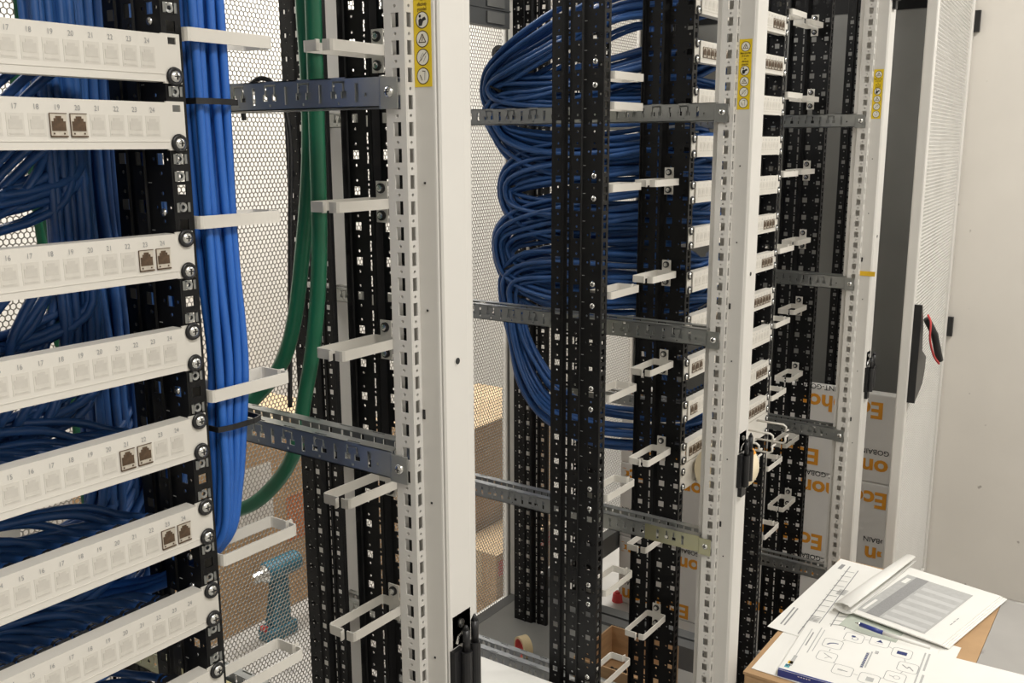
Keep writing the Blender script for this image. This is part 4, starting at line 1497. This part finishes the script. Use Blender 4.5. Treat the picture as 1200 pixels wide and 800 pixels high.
# ball pen
pn = thing("ball_pen", "navy and white ball pen lying beside the printed table", "pen", (1.106, -0.250, 0.7035 + 0.0160))
p0, p1, p2, p3 = Vector((0.008, 0.068, 0)), Vector((0.0065, 0.058, 0)), Vector((-0.003, 0.012, 0)), Vector((-0.010, -0.075, 0.0))
m1 = MB(); m1.cyl(p0, p1 - p0, 0.0008, 10, r2=0.0038); m1.build("pen_tip", 'screw', pn, smooth=True)
m1 = MB(); m1.cyl(p1, p2 - p1, 0.0044, 12); m1.build("pen_grip", 'pen', pn, smooth=True)
m1 = MB(); m1.cyl(p2, p3 - p2, 0.0042, 12, r2=0.0036); m1.build("pen_barrel", 'paper', pn, smooth=True)

# ------------------------------------------------------------------ things on and behind the cabinets
# masking tape on the base sheet of the third cabinet
bp = MB().box(-0.34, 0.55, 0.268, 0.34, 0.934, 0.275).build("base_sheet", 'greysteel', rack_c)
mt = thing("tape_roll", "beige masking tape roll with red printed core standing on the cabinet base", "tape", (1.276, 0.722, 0.275 + 0.031), math.radians(-28))
m1 = MB(); m1.add(*annulus(0.0250, 0.0310, -0.013, 0.013, 36)); m1.build("tape_band", 'masking', mt)
m1 = MB(); m1.add(*annulus(0.0240, 0.0250, -0.0132, 0.0132, 36)); m1.build("core", 'tapecore', mt)
# grey cross panel and cable gland at the back of the third cabinet
cpn = MB(); cpn.box(-0.24, 0.885, 1.945, 0.235, 0.905, 2.02); cpn.box(-0.24, 0.882, 1.986, 0.235, 0.905, 1.990); cpn.build("cross_panel", 'greybar', rack_c)
cpn = MB(); cpn.box(0.13, 0.880, 1.952, 0.205, 0.884, 1.980); cpn.box(0.13, 0.880, 1.992, 0.205, 0.884, 2.016); cpn.build("cross_panel_plate", 'greysteel', rack_c)
gl = thing("cable_gland", "black ribbed cable gland above the blue loops", "gland", (1.452, 0.885, 1.880))
m1 = MB()
m1.add(*annulus(0.010, 0.021, -0.05, -0.02, 20)); m1.add(*annulus(0.012, 0.024, -0.02, -0.006, 10))
m1.build("gland_body", 'blackp', gl)
# white carton inside the second cabinet
wb = thing("white_carton", "white carton top showing at the bottom beside the nearest black hinge", "carton", (0.44, 0.235, 0))
bevel(MB().box(-0.17, -0.185, 0, 0.182, 0.185, 0.700).build("carton_body", 'paper', wb), 0.004, 2)
m1 = MB(); m1.tube([(0.10, 0.10, 0.7004), (0.06, 0.03, 0.7004), (0.12, -0.04, 0.7004), (0.11, -0.12, 0.7004)], 0.0008, 5); m1.build("pen_scribble", 'greyink', wb)
# open box of fixings inside the third cabinet
ob = thing("parts_box", "open brown box with black fixings at the foot of the third cabinet", "box", (1.33, 0.435, 0))
m1 = MB()
m1.box(-0.10, -0.10, 0, 0.10, 0.10, 0.26); m1.box(-0.10, -0.10, 0.26, -0.096, 0.10, 0.36); m1.box(0.096, -0.10, 0.26, 0.10, 0.10, 0.36)
m1.box(-0.096, -0.10, 0.26, 0.096, -0.096, 0.36); m1.box(-0.096, 0.096, 0.26, 0.096, 0.10, 0.36)
m1.build("box_body", 'card', ob)
for k in range(9):
    m1 = MB()
    m1.cyl((0, 0, 0), (0.022, 0.006, 0.006), 0.0045, 8); m1.cyl((0.022, 0.006, 0.006), (0.006, 0.0015, 0.0015), 0.009, 8)
    b_ = m1.build("fixing", 'blackp', None, (1.265 + 0.014 * k, 0.45 + 0.02 * (k % 3), 0.266))
    b_.rotation_euler = (0, 0, k * 1.1)
    tag(b_, "small black fixing lying in the open brown box", "fixing", "fixings in the open brown box")
# red cap on the floor
m1 = MB(); m1.cyl((0, 0, 0), (0, 0, 0.03), 0.022, 14, r2=0.018); m1.cyl((0, 0, 0.03), (0, 0, 0.008), 0.010, 10)
tag(m1.build("bottle_cap", 'redp', None, (2.20, 0.93, 0.0), smooth=False), "small red cap on the floor behind the third cabinet", "cap")


def box_thing(name, label, x0, y0, x1, y1, h, m='card', extra=None, group=None):
    t = thing(name, label, "box", ((x0 + x1) / 2, (y0 + y1) / 2, 0), 0, group)
    w, d = (x1 - x0) / 2, (y1 - y0) / 2
    bevel(MB().box(-w, -d, 0, w, d, h - 0.004).build("box_body", m, t), 0.004, 2)
    f = MB(); f.box(-w, -d, h - 0.004, w, -0.002, h); f.box(-w, 0.002, h - 0.004, w, d, h); f.build("top_flap", 'cardl', t)
    MB().box(-w - 0.0006, -0.025, h - 0.12, w + 0.0006, 0.025, h + 0.0006).build("packing_tape", 'cardl', t)
    if extra: extra(t, w, d, h)
    return t


def lab1(t, w, d, h):
    MB().box(-0.10, -d - 0.001, h - 0.34, 0.10, -d, h - 0.13).build("pale_label", 'wrap', t)
    MB().box(0.16, -d - 0.001, h - 0.45, 0.34, -d, h - 0.28).build("orange_label", 'orangebox', t)


def lab2(t, w, d, h):
    MB().box(-w + 0.01, -d - 0.001, h - 0.075, w - 0.01, -d, h - 0.025).build("red_print_band", 'redp', t)


M['orangebox'] = mat("orange_box_print", (0.50, 0.17, 0.06), 0.7, var=0.15, scale=30)
box_thing("storage_box", "big brown box behind the perforated rear door, behind the drill", 0.92, 1.89, 1.74, 2.28, 0.70, 'card', lab1)
box_thing("storage_box", "brown box behind the perforated sheet right of the nearest post", 1.62, 1.24, 2.25, 1.60, 0.72, 'card')
box_thing("storage_box", "lower pale topped box with red print behind the perforated sheet", 1.60, 1.045, 1.93, 1.21, 0.37, 'card', lab2)

# cordless drill standing on its battery
dl = thing("cordless_drill", "teal cordless drill standing on its battery behind the perforated door", "drill", (1.315, 1.765, 0))
m1 = MB(); m1.box(-0.060, -0.036, 0.0, 0.062, 0.036, 0.050); bevel(m1.build("battery", 'teal', dl), 0.010, 3)
m1 = MB(); m1.box(-0.066, -0.012, 0.045, -0.052, 0.012, 0.060); m1.build("battery_button", 'redp', dl)
m1 = MB()
m1.add([(-0.034, -0.03, 0.05), (0.040, -0.03, 0.05), (0.040, 0.03, 0.05), (-0.034, 0.03, 0.05), (-0.010, -0.022, 0.215), (0.046, -0.022, 0.215), (0.046, 0.022, 0.215), (-0.010, 0.022, 0.215)],
       [(0, 3, 2, 1), (4, 5, 6, 7), (0, 1, 5, 4), (1, 2, 6, 5), (2, 3, 7, 6), (3, 0, 4, 7)])
bevel(m1.build("grip", 'teal', dl), 0.010, 3)
m1 = MB(); m1.cyl((-0.045, 0, 0.245), (0.145, 0, 0), 0.036, 16); bevel(m1.build("motor_housing", 'teal', dl), 0.008, 2)
m1 = MB(); m1.cyl((-0.045, 0, 0.245), (-0.018, 0, 0), 0.030, 16, r2=0.024); m1.cyl((-0.063, 0, 0.245), (-0.035, 0, 0), 0.020, 12, r2=0.016); m1.build("chuck", 'screw', dl)
